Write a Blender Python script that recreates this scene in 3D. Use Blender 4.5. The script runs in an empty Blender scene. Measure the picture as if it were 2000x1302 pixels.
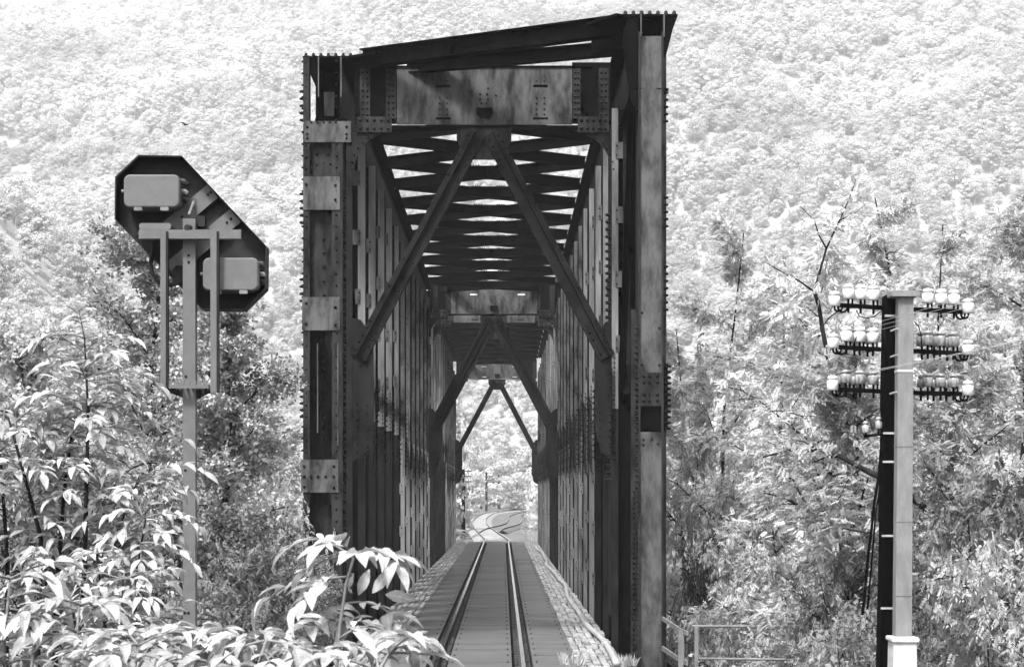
import bpy, math, random
import numpy as np
from mathutils import Vector, Matrix, noise

R = math.radians
random.seed(7)
scene = bpy.context.scene
col = scene.collection

# ------------------------------------------------------------------ camera
F, HX, HY, CZ = 3960.0, 982.0, 966.0, 2.9        # focal length in photo pixels, vanishing point, eye height over the rails
cam_d = bpy.data.cameras.new('camera')
cam = bpy.data.objects.new('camera', cam_d)
col.objects.link(cam)
cam.location = (0, 0, CZ)
cam.rotation_euler = (R(90), 0, 0)
cam_d.sensor_width = 36.0
cam_d.lens = F / 2000 * 36.0
cam_d.shift_x = (1000 - HX) / 2000
cam_d.shift_y = (HY - 651) / 2000
cam_d.clip_end = 5000
cam_d.dof.use_dof = True
cam_d.dof.focus_distance = 32.0
cam_d.dof.aperture_fstop = 16.0
scene.camera = cam

# ------------------------------------------------------------------ sky, sun, exposure
SUN_EL, SUN_AZ = R(56), R(205)                     # behind the camera, a little to the left
world = bpy.data.worlds.new('World')
scene.world = world
world.use_nodes = True
wn = world.node_tree
wn.nodes.clear()
sky = wn.nodes.new('ShaderNodeTexSky')
sky.sky_type = 'NISHITA'
sky.sun_disc = False
sky.sun_elevation = SUN_EL
sky.sun_rotation = SUN_AZ
sky.dust_density = 6.0
sky.air_density = 1.6
bw = wn.nodes.new('ShaderNodeRGBToBW')
bg = wn.nodes.new('ShaderNodeBackground')
bg.inputs['Strength'].default_value = 0.075
wo = wn.nodes.new('ShaderNodeOutputWorld')
wn.links.new(sky.outputs[0], bw.inputs[0])
wn.links.new(bw.outputs[0], bg.inputs['Color'])
wn.links.new(bg.outputs[0], wo.inputs[0])
sun_d = bpy.data.lights.new('sun', 'SUN')
sun_d.energy = 1.5
sun_d.angle = R(10)
sun_d.color = (1, 1, 1)
sun = bpy.data.objects.new('sun', sun_d)
col.objects.link(sun)
sdir = Vector((math.sin(SUN_AZ) * math.cos(SUN_EL), math.cos(SUN_AZ) * math.cos(SUN_EL), math.sin(SUN_EL)))
sun.rotation_euler = (-sdir).to_track_quat('-Z', 'Y').to_euler()
sun.location = sdir * 60
scene.view_settings.view_transform = 'Standard'
scene.view_settings.look = 'None'
scene.view_settings.gamma = 1.0
scene.view_settings.exposure = 2.35
scene.view_settings.use_curve_mapping = False
cy = scene.cycles
cy.use_denoising = True
cy.max_bounces = 6
cy.diffuse_bounces = 3
cy.glossy_bounces = 2
cy.transmission_bounces = 4
cy.volume_bounces = 1
cy.transparent_max_bounces = 8
cy.use_adaptive_sampling = True
cy.adaptive_threshold = 0.02
HAZE = 0.00021


def at(px, py, D):
    """photo pixel at distance D -> point in the place"""
    return Vector(((px - HX) * D / F, D, CZ + (HY - py) * D / F))


# ------------------------------------------------------------------ materials (a black and white photograph: all greys)
def mat(name, lo, hi, scale=6.0, rough=0.7, metal=0.0, streak=None, bump=0.0, spec=0.3, leaf=0.0, island=0.0, objvar=0.0, detail=8.0, lo_pos=0.35, hi_pos=0.65):
    m = bpy.data.materials.new(name)
    m.use_nodes = True
    nt = m.node_tree
    nt.nodes.clear()
    N, L = nt.nodes.new, nt.links.new
    out = N('ShaderNodeOutputMaterial')
    p = N('ShaderNodeBsdfPrincipled')
    p.inputs['Roughness'].default_value = rough
    p.inputs['Metallic'].default_value = metal
    p.inputs['Specular IOR Level'].default_value = spec
    tc = N('ShaderNodeTexCoord')
    geo = N('ShaderNodeNewGeometry')
    mp = N('ShaderNodeMapping')
    L(geo.outputs['Position'], mp.inputs['Vector'])
    if streak:
        mp.inputs['Scale'].default_value = streak
    nz = N('ShaderNodeTexNoise')
    nz.inputs['Scale'].default_value = scale
    nz.inputs['Detail'].default_value = detail
    nz.inputs['Roughness'].default_value = 0.65
    L(mp.outputs[0], nz.inputs['Vector'])
    ramp = N('ShaderNodeValToRGB')
    ramp.color_ramp.elements[0].position = lo_pos
    ramp.color_ramp.elements[1].position = hi_pos
    ramp.color_ramp.elements[0].color = (lo, lo, lo, 1)
    ramp.color_ramp.elements[1].color = (hi, hi, hi, 1)
    L(nz.outputs['Fac'], ramp.inputs['Fac'])
    c = ramp.outputs['Color']
    if island:
        mx = N('ShaderNodeMix')
        mx.data_type = 'RGBA'
        mx.blend_type = 'MULTIPLY'
        mx.inputs['Factor'].default_value = 1.0
        mr = N('ShaderNodeMapRange')
        mr.inputs['To Min'].default_value = 1.0 - island
        mr.inputs['To Max'].default_value = 1.0 + island
        oi = N('ShaderNodeObjectInfo')
        ad = N('ShaderNodeMath')
        ad.operation = 'ADD'
        fr = N('ShaderNodeMath')
        fr.operation = 'FRACT'
        L(geo.outputs['Random Per Island'], ad.inputs[0])
        L(oi.outputs['Random'], ad.inputs[1])
        L(ad.outputs[0], fr.inputs[0])
        L(fr.outputs[0], mr.inputs['Value'])
        L(c, mx.inputs[6])
        L(mr.outputs[0], mx.inputs[7])
        c = mx.outputs[2]
    if objvar:
        mx = N('ShaderNodeMix')
        mx.data_type = 'RGBA'
        mx.blend_type = 'MULTIPLY'
        mx.inputs['Factor'].default_value = 1.0
        mr = N('ShaderNodeMapRange')
        mr.inputs['To Min'].default_value = 1.0 - objvar
        mr.inputs['To Max'].default_value = 1.0 + objvar
        oi = N('ShaderNodeObjectInfo')
        L(oi.outputs['Random'], mr.inputs['Value'])
        L(c, mx.inputs[6])
        L(mr.outputs[0], mx.inputs[7])
        c = mx.outputs[2]
    if name == 'leaf_near':
        uv = N('ShaderNodeUVMap')
        sx = N('ShaderNodeSeparateXYZ')
        L(uv.outputs[0], sx.inputs[0])
        def mth(op, a, b=None):
            q = N('ShaderNodeMath')
            q.operation = op
            for k_, val in enumerate((a, b)):
                if val is None:
                    continue
                if isinstance(val, (int, float)):
                    q.inputs[k_].default_value = val
                else:
                    L(val, q.inputs[k_])
            return q.outputs[0]
        ax_ = mth('ABSOLUTE', sx.outputs[0])
        v_ = mth('FRACT', mth('SUBTRACT', mth('MULTIPLY', sx.outputs[1], 9.0), mth('MULTIPLY', ax_, 1.6)))
        side_ = mth('MULTIPLY', mth('LESS_THAN', v_, 0.16), 0.22)
        mid_ = mth('MULTIPLY', mth('LESS_THAN', ax_, 0.09), 0.3)
        f_ = mth('ADD', mth('SUBTRACT', 1.0, side_), mid_)
        mx = N('ShaderNodeMix')
        mx.data_type = 'RGBA'
        mx.blend_type = 'MULTIPLY'
        mx.inputs['Factor'].default_value = 1.0
        L(c, mx.inputs[6])
        L(f_, mx.inputs[7])
        c = mx.outputs[2]
    L(c, p.inputs['Base Color'])
    if bump:
        bp = N('ShaderNodeBump')
        bp.inputs['Strength'].default_value = bump
        bp.inputs['Distance'].default_value = 0.02
        n2 = N('ShaderNodeTexNoise')
        n2.inputs['Scale'].default_value = scale * 6
        n2.inputs['Detail'].default_value = 6
        L(mp.outputs[0], n2.inputs['Vector'])
        L(n2.outputs['Fac'], bp.inputs['Height'])
        L(bp.outputs[0], p.inputs['Normal'])
    if leaf:
        tr = N('ShaderNodeBsdfTranslucent')
        L(c, tr.inputs['Color'])
        ms = N('ShaderNodeMixShader')
        ms.inputs[0].default_value = leaf
        L(p.outputs[0], ms.inputs[1])
        L(tr.outputs[0], ms.inputs[2])
        L(ms.outputs[0], out.inputs['Surface'])
    else:
        L(p.outputs[0], out.inputs['Surface'])
    return m


M = {}
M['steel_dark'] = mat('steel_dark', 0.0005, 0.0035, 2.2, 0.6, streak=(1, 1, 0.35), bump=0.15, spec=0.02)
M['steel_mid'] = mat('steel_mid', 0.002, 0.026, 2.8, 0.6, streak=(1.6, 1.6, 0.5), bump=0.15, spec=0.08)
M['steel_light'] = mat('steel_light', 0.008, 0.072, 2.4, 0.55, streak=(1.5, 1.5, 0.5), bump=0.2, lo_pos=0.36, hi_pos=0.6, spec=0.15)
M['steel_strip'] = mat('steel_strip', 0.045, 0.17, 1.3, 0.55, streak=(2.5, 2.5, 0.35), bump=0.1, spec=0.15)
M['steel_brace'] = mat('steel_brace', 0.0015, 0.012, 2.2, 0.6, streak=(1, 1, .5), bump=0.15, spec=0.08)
M['rivet'] = mat('rivet', 0.0008, 0.005, 3, 0.5, spec=0.12)
M['rail_head'] = mat('rail_head', 0.8, 0.9, 3, 0.14, metal=1.0, streak=(20, .5, 1), spec=0.5)
M['rail_rust'] = mat('rail_rust', 0.02, 0.06, 6, 0.8, spec=0.08)
M['deck'] = mat('deck', 0.045, 0.085, 1.1, 0.75, streak=(0.6, 3.0, 1), bump=0.2, island=0.07)
M['bed'] = mat('bed', 0.004, 0.01, 5, 0.9, spec=0.05)
M['board'] = mat('board', 0.12, 0.26, 5, 0.85, streak=(3, .6, 1), bump=0.3, island=0.25)
M['duct'] = mat('duct', 0.2, 0.28, 3, 0.6, streak=(1, .3, 1), bump=0.15)
M['signal_back'] = mat('signal_back', 0.016, 0.026, 12, 0.6, bump=0.05, spec=0.08)
M['signal_paint'] = mat('signal_paint', 0.075, 0.095, 7, 0.55, bump=0.05, island=0.03)
M['signal_dark'] = mat('signal_dark', 0.012, 0.02, 7, 0.6, spec=0.08)
M['concrete'] = mat('concrete', 0.11, 0.17, 5, 0.85, streak=(2, 2, .6), bump=0.2)
M['concrete_light'] = mat('concrete_light', 0.3, 0.42, 5, 0.85, bump=0.25)
M['tarred_wood'] = mat('tarred_wood', 0.0005, 0.002, 5, 0.8, streak=(6, 6, .3), bump=0.3, spec=0.03)
M['iron'] = mat('iron', 0.001, 0.003, 8, 0.6, spec=0.03)
M['band'] = mat('band', 0.2, 0.35, 8, 0.5)
M['porcelain'] = mat('porcelain', 0.45, 0.66, 5, 0.3, spec=0.5)
M['porcelain_grey'] = mat('porcelain_grey', 0.09, 0.3, 4, 0.2, spec=0.5, streak=(8, 8, 3))  # dirty porcelain, grey shading of the lower rows painted into it as well
M['galvanised'] = mat('galvanised', 0.08, 0.15, 6, 0.6, bump=0.1)
M['wire'] = mat('wire', 0.3, 0.4, 6, 0.4)
M['bark'] = mat('bark', 0.006, 0.02, 9, 0.9, streak=(2, 2, .6), bump=0.4, spec=0.08)
M['stem_pale'] = mat('stem_pale', 0.08, 0.18, 9, 0.7)
M['stem_grey'] = mat('stem_grey', 0.05, 0.12, 9, 0.7)
M['leaf_near'] = mat('leaf_near', 0.2, 0.46, 14, 0.55, leaf=0.3, island=0.4, spec=0.15, bump=0.25)
M['leaf_tree'] = mat('leaf_tree', 0.2, 0.45, 0.6, 0.6, leaf=0.35, island=0.2, spec=0.15)
M['leaf_pale'] = mat('leaf_pale', 0.36, 0.6, 0.6, 0.6, leaf=0.35, island=0.18, spec=0.15)
M['leaf_dark'] = mat('leaf_dark', 0.06, 0.2, 0.6, 0.6, leaf=0.25, island=0.4, spec=0.15)  # darker leaves, shadow pockets of the low foliage put into the colour
M['leaf_birch'] = mat('leaf_birch', 0.15, 0.4, 0.6, 0.6, leaf=0.3, island=0.35, spec=0.15)
M['leaf_far'] = mat('leaf_far', 0.34, 0.6, 0.006, 0.8, leaf=0.42, island=0.08, objvar=0.12, spec=0.1)  # pale tone carries part of the hill's haze in the leaf colour
M['soil'] = mat('soil', 0.05, 0.13, 0.8, 0.95, bump=0.3)
M['forest_floor'] = mat('forest_floor', 0.22, 0.32, 0.05, 0.95)  # toned down: shade between the trees put into the floor colour
M['ballast'] = mat('ballast', 0.08, 0.3, 1.5, 0.95, bump=0.5)
M['water'] = mat('water', 0.03, 0.05, 0.4, 0.08, spec=0.5, bump=0.1)
M['white_paint'] = mat('white_paint', 0.7, 0.82, 3, 0.5)


# ------------------------------------------------------------------ mesh helpers
class MB:
    def __init__(s):
        s.v, s.f, s.mi = [], [], []

    def add(s, vs, fs, mi=0):
        o = len(s.v)
        s.v.extend([tuple(v) for v in vs])
        for f in fs:
            s.f.append(tuple(i + o for i in f))
            s.mi.append(mi)

    def box(s, x0, x1, y0, y1, z0, z1, mi=0):
        s.add([(x0, y0, z0), (x1, y0, z0), (x1, y1, z0), (x0, y1, z0), (x0, y0, z1), (x1, y0, z1), (x1, y1, z1), (x0, y1, z1)],
              [(0, 3, 2, 1), (4, 5, 6, 7), (0, 1, 5, 4), (1, 2, 6, 5), (2, 3, 7, 6), (3, 0, 4, 7)], mi)
        return s

    def cbox(s, x0, x1, y0, y1, z0, z1, c=0.01, mi=0):
        """box with its edges parallel to z and its front outline chamfered"""
        c = min(c, (x1 - x0) / 3, (z1 - z0) / 3)
        pts = [(x0 + c, z0), (x1 - c, z0), (x1, z0 + c), (x1, z1 - c), (x1 - c, z1), (x0 + c, z1), (x0, z1 - c), (x0, z0 + c)]
        s.prism_xz(pts, y0, y1, mi)
        return s

    def prism_xz(s, pts, y0, y1, mi=0):
        n = len(pts)
        vs = [(p[0], y0, p[1]) for p in pts] + [(p[0], y1, p[1]) for p in pts]
        fs = [tuple(range(n)), tuple(range(2 * n - 1, n - 1, -1))]
        fs += [(i, i + n, (i + 1) % n + n, (i + 1) % n) for i in range(n)]
        s.add(vs, fs, mi)
        return s

    def bar(s, a, b, w, h, up=(0, 0, 1), mi=0):
        """rectangular bar from a to b, w across, h along up"""
        a, b = Vector(a), Vector(b)
        d = (b - a).normalized()
        u = Vector(up)
        u = (u - d * u.dot(d)).normalized()
        r = d.cross(u)
        vs = []
        for p in (a, b):
            for sx, sz in ((-1, -1), (1, -1), (1, 1), (-1, 1)):
                vs.append(p + r * (sx * w / 2) + u * (sz * h / 2))
        s.add(vs, [(0, 1, 2, 3), (7, 6, 5, 4), (0, 4, 5, 1), (1, 5, 6, 2), (2, 6, 7, 3), (3, 7, 4, 0)], mi)
        return s

    def ibeam(s, a, b, depth, flange, t=0.025, up=(0, 0, 1), mi=0):
        a, b = Vector(a), Vector(b)
        d = (b - a).normalized()
        u = Vector(up)
        u = (u - d * u.dot(d)).normalized()
        s.bar(a, b, t, depth - 2 * t, up, mi)
        for sg in (-1, 1):
            o = u * (sg * (depth / 2 - t / 2))
            s.bar(a + o, b + o, flange, t, up, mi)
        return s

    def tube(s, pts, rad, n=6, cap=True, mi=0):
        pts = [Vector(p) for p in pts]
        if not hasattr(rad, '__len__'):
            rad = [rad] * len(pts)
        vs, fs = [], []
        ref = Vector((0.31, 0.17, 0.93))
        for i, p in enumerate(pts):
            d = (pts[min(i + 1, len(pts) - 1)] - pts[max(i - 1, 0)])
            d = d.normalized() if d.length > 1e-9 else Vector((0, 0, 1))
            if abs(d.dot(ref)) > 0.96:
                ref = Vector((0.93, 0.2, 0.3))
            x = d.cross(ref).normalized()
            y = d.cross(x)
            for k in range(n):
                a = 2 * math.pi * k / n
                vs.append(p + x * (math.cos(a) * rad[i]) + y * (math.sin(a) * rad[i]))
        for i in range(len(pts) - 1):
            for k in range(n):
                k2 = (k + 1) % n
                fs.append((i * n + k, i * n + k2, (i + 1) * n + k2, (i + 1) * n + k))
        if cap:
            fs.append(tuple(range(n - 1, -1, -1)))
            fs.append(tuple((len(pts) - 1) * n + k for k in range(n)))
        s.add(vs, fs, mi)
        return s

    def bolt(s, p, nrm, r=0.022, h=0.022, n=6, mi=0):
        """domed rivet head on a face with normal nrm"""
        p, d = Vector(p), Vector(nrm).normalized()
        x = d.orthogonal().normalized()
        y = d.cross(x)
        vs = [p + (x * math.cos(2 * math.pi * k / n) + y * math.sin(2 * math.pi * k / n)) * r for k in range(n)]
        vs += [p + d * h * 0.8 + (x * math.cos(2 * math.pi * k / n) + y * math.sin(2 * math.pi * k / n)) * r * 0.62 for k in range(n)]
        vs.append(p + d * h)
        fs = [(k, (k + 1) % n, (k + 1) % n + n, k + n) for k in range(n)] + [(k + n, (k + 1) % n + n, 2 * n) for k in range(n)]
        s.add(vs, fs, mi)

    def lathe(s, prof, c=(0, 0, 0), n=14, mi=0):
        vs, fs = [], []
        for r, z in prof:
            for k in range(n):
                a = 2 * math.pi * k / n
                vs.append((c[0] + r * math.cos(a), c[1] + r * math.sin(a), c[2] + z))
        for i in range(len(prof) - 1):
            for k in range(n):
                k2 = (k + 1) % n
                fs.append((i * n + k, i * n + k2, (i + 1) * n + k2, (i + 1) * n + k))
        fs.append(tuple(range(n - 1, -1, -1)))
        fs.append(tuple((len(prof) - 1) * n + k for k in range(n)))
        s.add(vs, fs, mi)
        return s

    def mesh(s, name, *ms, smooth=False):
        me = bpy.data.meshes.new(name)
        me.from_pydata(s.v, [], s.f)
        for m in ms:
            me.materials.append(M[m] if isinstance(m, str) else m)
        if len(ms) > 1:
            me.polygons.foreach_set('material_index', s.mi)
        if smooth:
            me.polygons.foreach_set('use_smooth', [True] * len(me.polygons))
        me.update()
        return me

    def build(s, name, m, parent=None, smooth=False, kind=None, label=None):
        ms = m if isinstance(m, (tuple, list)) else (m,)
        o = bpy.data.objects.new(name, s.mesh(name, *ms, smooth=smooth))
        col.objects.link(o)
        if parent is not None:
            attach(o, parent)
        if kind:
            o['kind'] = kind
        if label:
            o['label'] = label
        return o


def attach(o, parent):
    """child given in place coordinates; parents only carry a location"""
    o.parent = parent
    q = parent
    off = Vector((0, 0, 0))
    while q is not None:
        off += q.location
        q = q.parent
    o.location = Vector(o.location) - off


def thing(name, label, cat, loc=(0, 0, 0), group=None, kind=None):
    o = bpy.data.objects.new(name, None)
    o.empty_display_size = 0.2
    col.objects.link(o)
    o.location = loc
    return tag(o, label, cat, group, kind)


def tag(o, label, cat=None, group=None, kind=None):
    o['label'] = label
    if cat:
        o['category'] = cat
    if group:
        o['group'] = group
    if kind:
        o['kind'] = kind
    return o


def inst(name, me, loc, parent=None, rot=None, scale=None, matrix=None):
    o = bpy.data.objects.new(name, me)
    col.objects.link(o)
    if matrix is not None:
        o.matrix_basis = matrix
    else:
        o.location = loc
        if rot:
            o.rotation_euler = rot
        if scale is not None:
            o.scale = scale if hasattr(scale, '__len__') else (scale,) * 3
    if parent is not None:
        attach(o, parent)
    return o


# ------------------------------------------------------------------ terrain
def sstep(a, b, x):
    t = max(0.0, min(1.0, (x - a) / (b - a)))
    return t * t * (3 - 2 * t)


def ground_z(x, y):
    xt = x + 0.4
    side = max(0.0, abs(xt) - 4.2)
    near = -0.55 - min(3.6, side * 0.42)
    far = -0.38
    # gorge under the bridge
    d = sstep(33, 60, y) * (1 - sstep(104, 127, y))
    if y < 70:
        base = near
    elif y < 125:
        base = near * (1 - sstep(70, 125, y)) + far * sstep(70, 125, y)
    else:
        base = far
    z = base - 12.5 * d
    # hills round the valley
    hl = max(0.0, -x - 26 - 0.05 * max(0, y - 130)) * 0.55
    hr = max(0.0, x - 24 - 0.06 * max(0, y - 130)) * 0.5
    hf = max(0.0, y - 820 + 0.25 * x) * 0.58
    w = sstep(115, 260, y)
    h = max(hl * w, hr * w, hf)
    ridge = 588 + 22 * math.sin(x * 0.006 + 1.1) + 14 * math.sin(x * 0.014)
    ridge -= 48 * math.exp(-((x + 310) / 190) ** 2)
    h = ridge * (1 - math.exp(-h / ridge)) if h > 0 else 0
    h = min(h * 1.25, ridge)
    rough = (noise.noise(Vector((x * 0.03, y * 0.03, 0))) * 4 + noise.noise(Vector((x * 0.007, y * 0.007, 5))) * 34) * sstep(0, 60, h)
    return z + h + rough


def terrain():
    xs = sorted(set([round(v, 2) for v in list(np.arange(-1000, -40, 20)) + list(np.arange(-40, -8, 2)) + list(np.arange(-8, 8.01, 0.8)) + list(np.arange(10, 40, 2)) + list(np.arange(40, 1001, 20))]))
    ys = [-40, -20, -5] + list(np.arange(0, 40, 2)) + list(np.arange(40, 140, 3)) + list(np.arange(140, 460, 10)) + list(np.arange(460, 2401, 30))
    vs = [(x, y, ground_z(x, y)) for y in ys for x in xs]
    nx = len(xs)
    fs = [(j * nx + i, j * nx + i + 1, (j + 1) * nx + i + 1, (j + 1) * nx + i) for j in range(len(ys) - 1) for i in range(nx - 1)]
    b = MB()
    b.add(vs, fs)
    for k, f in enumerate(fs):
        yy = vs[f[0]][1]
        xx = vs[f[0]][0]
        b.mi[k] = 1 if ground_z(xx, yy) > 12 else 0
    o = b.build('terrain', ('soil', 'forest_floor'), smooth=True)
    tag(o, 'pale overgrown ground and wooded valley slopes around the bridge', kind='structure')


terrain()
wb = MB()
wb.add([(-80, 45, -12.3), (80, 45, -12.3), (80, 122, -12.3), (-80, 122, -12.3)], [(0, 1, 2, 3)])
tag(wb.build('river_water', 'water'), 'dark river water below the bridge', kind='structure')

# ------------------------------------------------------------------ track, deck, walkways
TX = -0.4                       # track centre
SPAN, PANEL = 45.5, 3.5
DECK0, DECK1 = 33.0, 128.5


def smooth_path(pts, n=10):
    out = []
    P = [Vector((p[1], p[0], 0)) for p in pts]
    for i in range(len(P) - 1):
        p0, p1, p2, p3 = P[max(i - 1, 0)], P[i], P[i + 1], P[min(i + 2, len(P) - 1)]
        for k in range(n):
            t = k / n
            out.append(0.5 * ((2 * p1) + (p2 - p0) * t + (2 * p0 - 5 * p1 + 4 * p2 - p3) * t * t + (3 * p1 - p0 - 3 * p2 + p3) * t ** 3))
    out.append(P[-1])
    return out


def rail_mesh(path, off, parent, zt=0.0):
    prof = [(-0.036, 0), (0.036, 0), (0.036, -0.035), (0.011, -0.05), (0.011, -0.12), (0.065, -0.145), (0.065, -0.155), (-0.065, -0.155), (-0.065, -0.145), (-0.011, -0.12), (-0.011, -0.05), (-0.036, -0.035)]
    n = len(prof)
    b = MB()
    vs, fs, mi = [], [], []
    for i, p in enumerate(path):
        d = (path[min(i + 1, len(path) - 1)] - path[max(i - 1, 0)]).normalized()
        r = Vector((d.y, -d.x, 0))
        c = p + r * off
        for u, z in prof:
            q = c + r * u
            vs.append((q.x, q.y, zt + z))
    for i in range(len(path) - 1):
        for k in range(n):
            k2 = (k + 1) % n
            fs.append((i * n + k, (i + 1) * n + k, (i + 1) * n + k2, i * n + k2))
            mi.append(1 if k == 0 else 0)
    fs.append(tuple(range(n)))
    mi.append(0)
    b.v, b.f, b.mi = vs, fs, mi
    return b.build('rail', ('rail_rust', 'rail_head'), parent)


main_path = [Vector((TX, y, 0)) for y in (20, 36, 60, 90, 120)] + smooth_path(
    [(126, -0.4), (134, -0.42), (165, -1.35), (202, -2.3), (250, -2.75), (300, -2.5), (340, -1.8), (380, 0.6), (420, 5), (470, 13)])
side_path = smooth_path([(160, -1.1), (180, -0.55), (205, 0.9), (240, 1.5), (285, 1.8), (340, 3.9), (380, 7), (420, 12)])
track = thing('railway_track', 'single railway track crossing the bridge and bending away beyond it', 'railway track', (TX, 80, 0))
for s in (-1, 1):
    rail_mesh(main_path, s * 0.755, track)
sidetrack = thing('railway_siding', 'siding branching right off the main track beyond the bridge', 'railway track', (1.5, 240, 0))
for s in (-1, 1):
    rail_mesh(side_path, s * 0.755, sidetrack)


def ribbon(name, path, w, z, m, y0, label):
    b = MB()
    pts = [p for p in path if p.y >= y0]
    vs, fs = [], []
    for i, p in enumerate(pts):
        d = (pts[min(i + 1, len(pts) - 1)] - pts[max(i - 1, 0)]).normalized()
        r = Vector((d.y, -d.x, 0))
        for k in (-1, -0.72, 0.72, 1):
            q = p + r * (k * w / 2)
            vs.append((q.x, q.y, z if abs(k) < 0.9 else z - 0.22))
    for i in range(len(pts) - 1):
        for k in range(3):
            fs.append((i * 4 + k, i * 4 + k + 1, (i + 1) * 4 + k + 1, (i + 1) * 4 + k))
    b.add(vs, fs)
    return tag(b.build(name, m), label, kind='structure')


ribbon('track_ballast', main_path, 2.8, -0.11, 'ballast', 128.6, 'white gravel ballast under the main track beyond the bridge')
ribbon('siding_ballast', side_path, 2.6, -0.116, 'soil', 170, 'grey gravel ballast under the siding beyond the bridge')

# timber and plate deck
bed = MB().box(TX - 1.7, TX + 1.7, DECK0, DECK1, -0.6, -0.165)
bed_o = tag(bed.build('bridge_deck', 'bed'), 'dark deck carrying the rails between the trusses', kind='structure')
plate_w = {}
LANES = ((-1.7, -0.93), (-0.56, 0.56), (0.93, 1.7))
for li, (a, c) in enumerate(LANES):
    y = DECK0
    k = 0
    w = c - a
    L_ = 1.45
    b = MB().box(-w / 2, w / 2, 0.004, L_ - 0.012, -0.16, -0.05)
    me = b.mesh('deck_plate', 'deck')
    while y < DECK1 - 1:
        o = inst('deck_plate', me, (TX + (a + c) / 2, y, random.uniform(-0.008, 0.004)), bed_o, rot=(random.uniform(-.002, .002), 0, 0))
        y += L_
        k += 1

db_ = MB()
y = DECK0 + 0.12
while y < 90:
    for a, c in LANES:
        for x in (a + 0.07, c - 0.07):
            for dy in (0.0, 1.2):
                db_.bolt((TX + x, y + dy, -0.052), (0, 0, 1), 0.022, 0.014)
    y += 1.45
db_.build('deck_bolts', 'rivet', bed_o, kind='stuff')
cb_ = MB()
y = DECK0
while y < 100:
    for r_ in (-0.755, 0.755):
        for o_ in (-0.105, 0.105):
            cb_.box(TX + r_ + o_ - 0.035, TX + r_ + o_ + 0.035, y, y + 0.12, -0.165, -0.1)
    y += 0.62
cb_.build('rail_clips', 'rail_rust', track, kind='stuff')

# walkway boards each side
board_meshes = []
for L_ in (0.42, 0.58, 0.74, 0.95):
    b = MB()
    w, h = 0.118, 0.06
    c = 0.012
    vs = []
    for y in (0, L_ - 0.05):
        for x, z in ((-w / 2, -h), (w / 2, -h), (w / 2, -c), (w / 2 - c, 0), (-w / 2 + c, 0), (-w / 2, -c)):
            vs.append((x, y, z))
    fs = [(0, 1, 2, 3, 4, 5), (11, 10, 9, 8, 7, 6)] + [(i, i + 6, (i + 1) % 6 + 6, (i + 1) % 6) for i in range(6)]
    b.add(vs, fs)
    board_meshes.append((L_, b.mesh('walkway_board', 'board'), b))
for side, xs0, lab in ((-1, TX - 2.55, 'left'), (1, TX + 1.72, 'right')):
    base = MB().box(xs0, xs0 + 0.83, DECK0, DECK1, -0.5, -0.13)
    wo_ = tag(base.build('walkway', 'bed'), 'walkway of short pale boards between the deck and the ' + lab + '-hand truss', kind='structure')
    rest = MB()
    n_ind = 0
    ysort = []
    for c in range(6):
        x = xs0 + 0.073 + c * 0.139
        y = 34.2 + random.random() * 0.5
        while y < DECK1 - 1:
            L_, me, b = random.choice(board_meshes)
            ysort.append((y, x, L_, me, b))
            y += L_
    ysort.sort(key=lambda t: t[0])
    for i, (y, x, L_, me, b) in enumerate(ysort):
        z = -0.055 + random.uniform(-0.022, 0.022)
        if i < 285:
            inst('walkway_board', me, (x + random.uniform(-.012, .012), y, z), wo_, rot=(random.uniform(-.012, .012), random.uniform(-.05, .05), random.uniform(-.035, .035)))
        else:
            rest.add([(v[0] + x, v[1] + y, v[2] + z) for v in b.v], b.f)
    rest.build('far_boards', 'board', wo_, kind='stuff')

# grey cable duct lying on the right-hand boards
db = MB()
dp = []
for i in range(90):
    y = 34.6 + i * 0.9
    x = 1.9 + 0.07 * math.sin(y * 0.21) + 0.03 * math.sin(y * 0.5 + 1)
    dp.append((x, y, 0.02 + 0.008 * math.sin(y * 0.8)))
db.tube(dp, [0.06 + 0.006 * math.sin(i * 0.7) for i in range(90)], 8)
duct = thing('cable_duct', 'long pale grey cable duct snaking along the boards by the right truss', 'cable', (1.72, 34.6, 0))
db.build('sleeve', 'duct', duct, smooth=True)
for i in (5, 12, 20):
    p = Vector(dp[i]); q = Vector(dp[i + 1])
    d = (q - p).normalized()
    MB().tube([p + d * 0.2, p + d * 0.32], 0.083, 9).build('coupling', 'duct', duct)

# ------------------------------------------------------------------ truss bridge spans
ZB, ZT0, ZT1 = -1.5, 10.22, 11.55           # foot of the posts, underside and top of the top chord
XL = (-3.95, -2.95)                         # left truss outer, inner
XR = (3.15, 2.15)                           # right truss outer, inner


def rivet_line(b, p0, p1, n, nrm, r=0.022, h=0.024):
    p0, p1 = Vector(p0), Vector(p1)
    for i in range(n):
        b.bolt(p0.lerp(p1, i / max(1, n - 1)), nrm, r, h)


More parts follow.
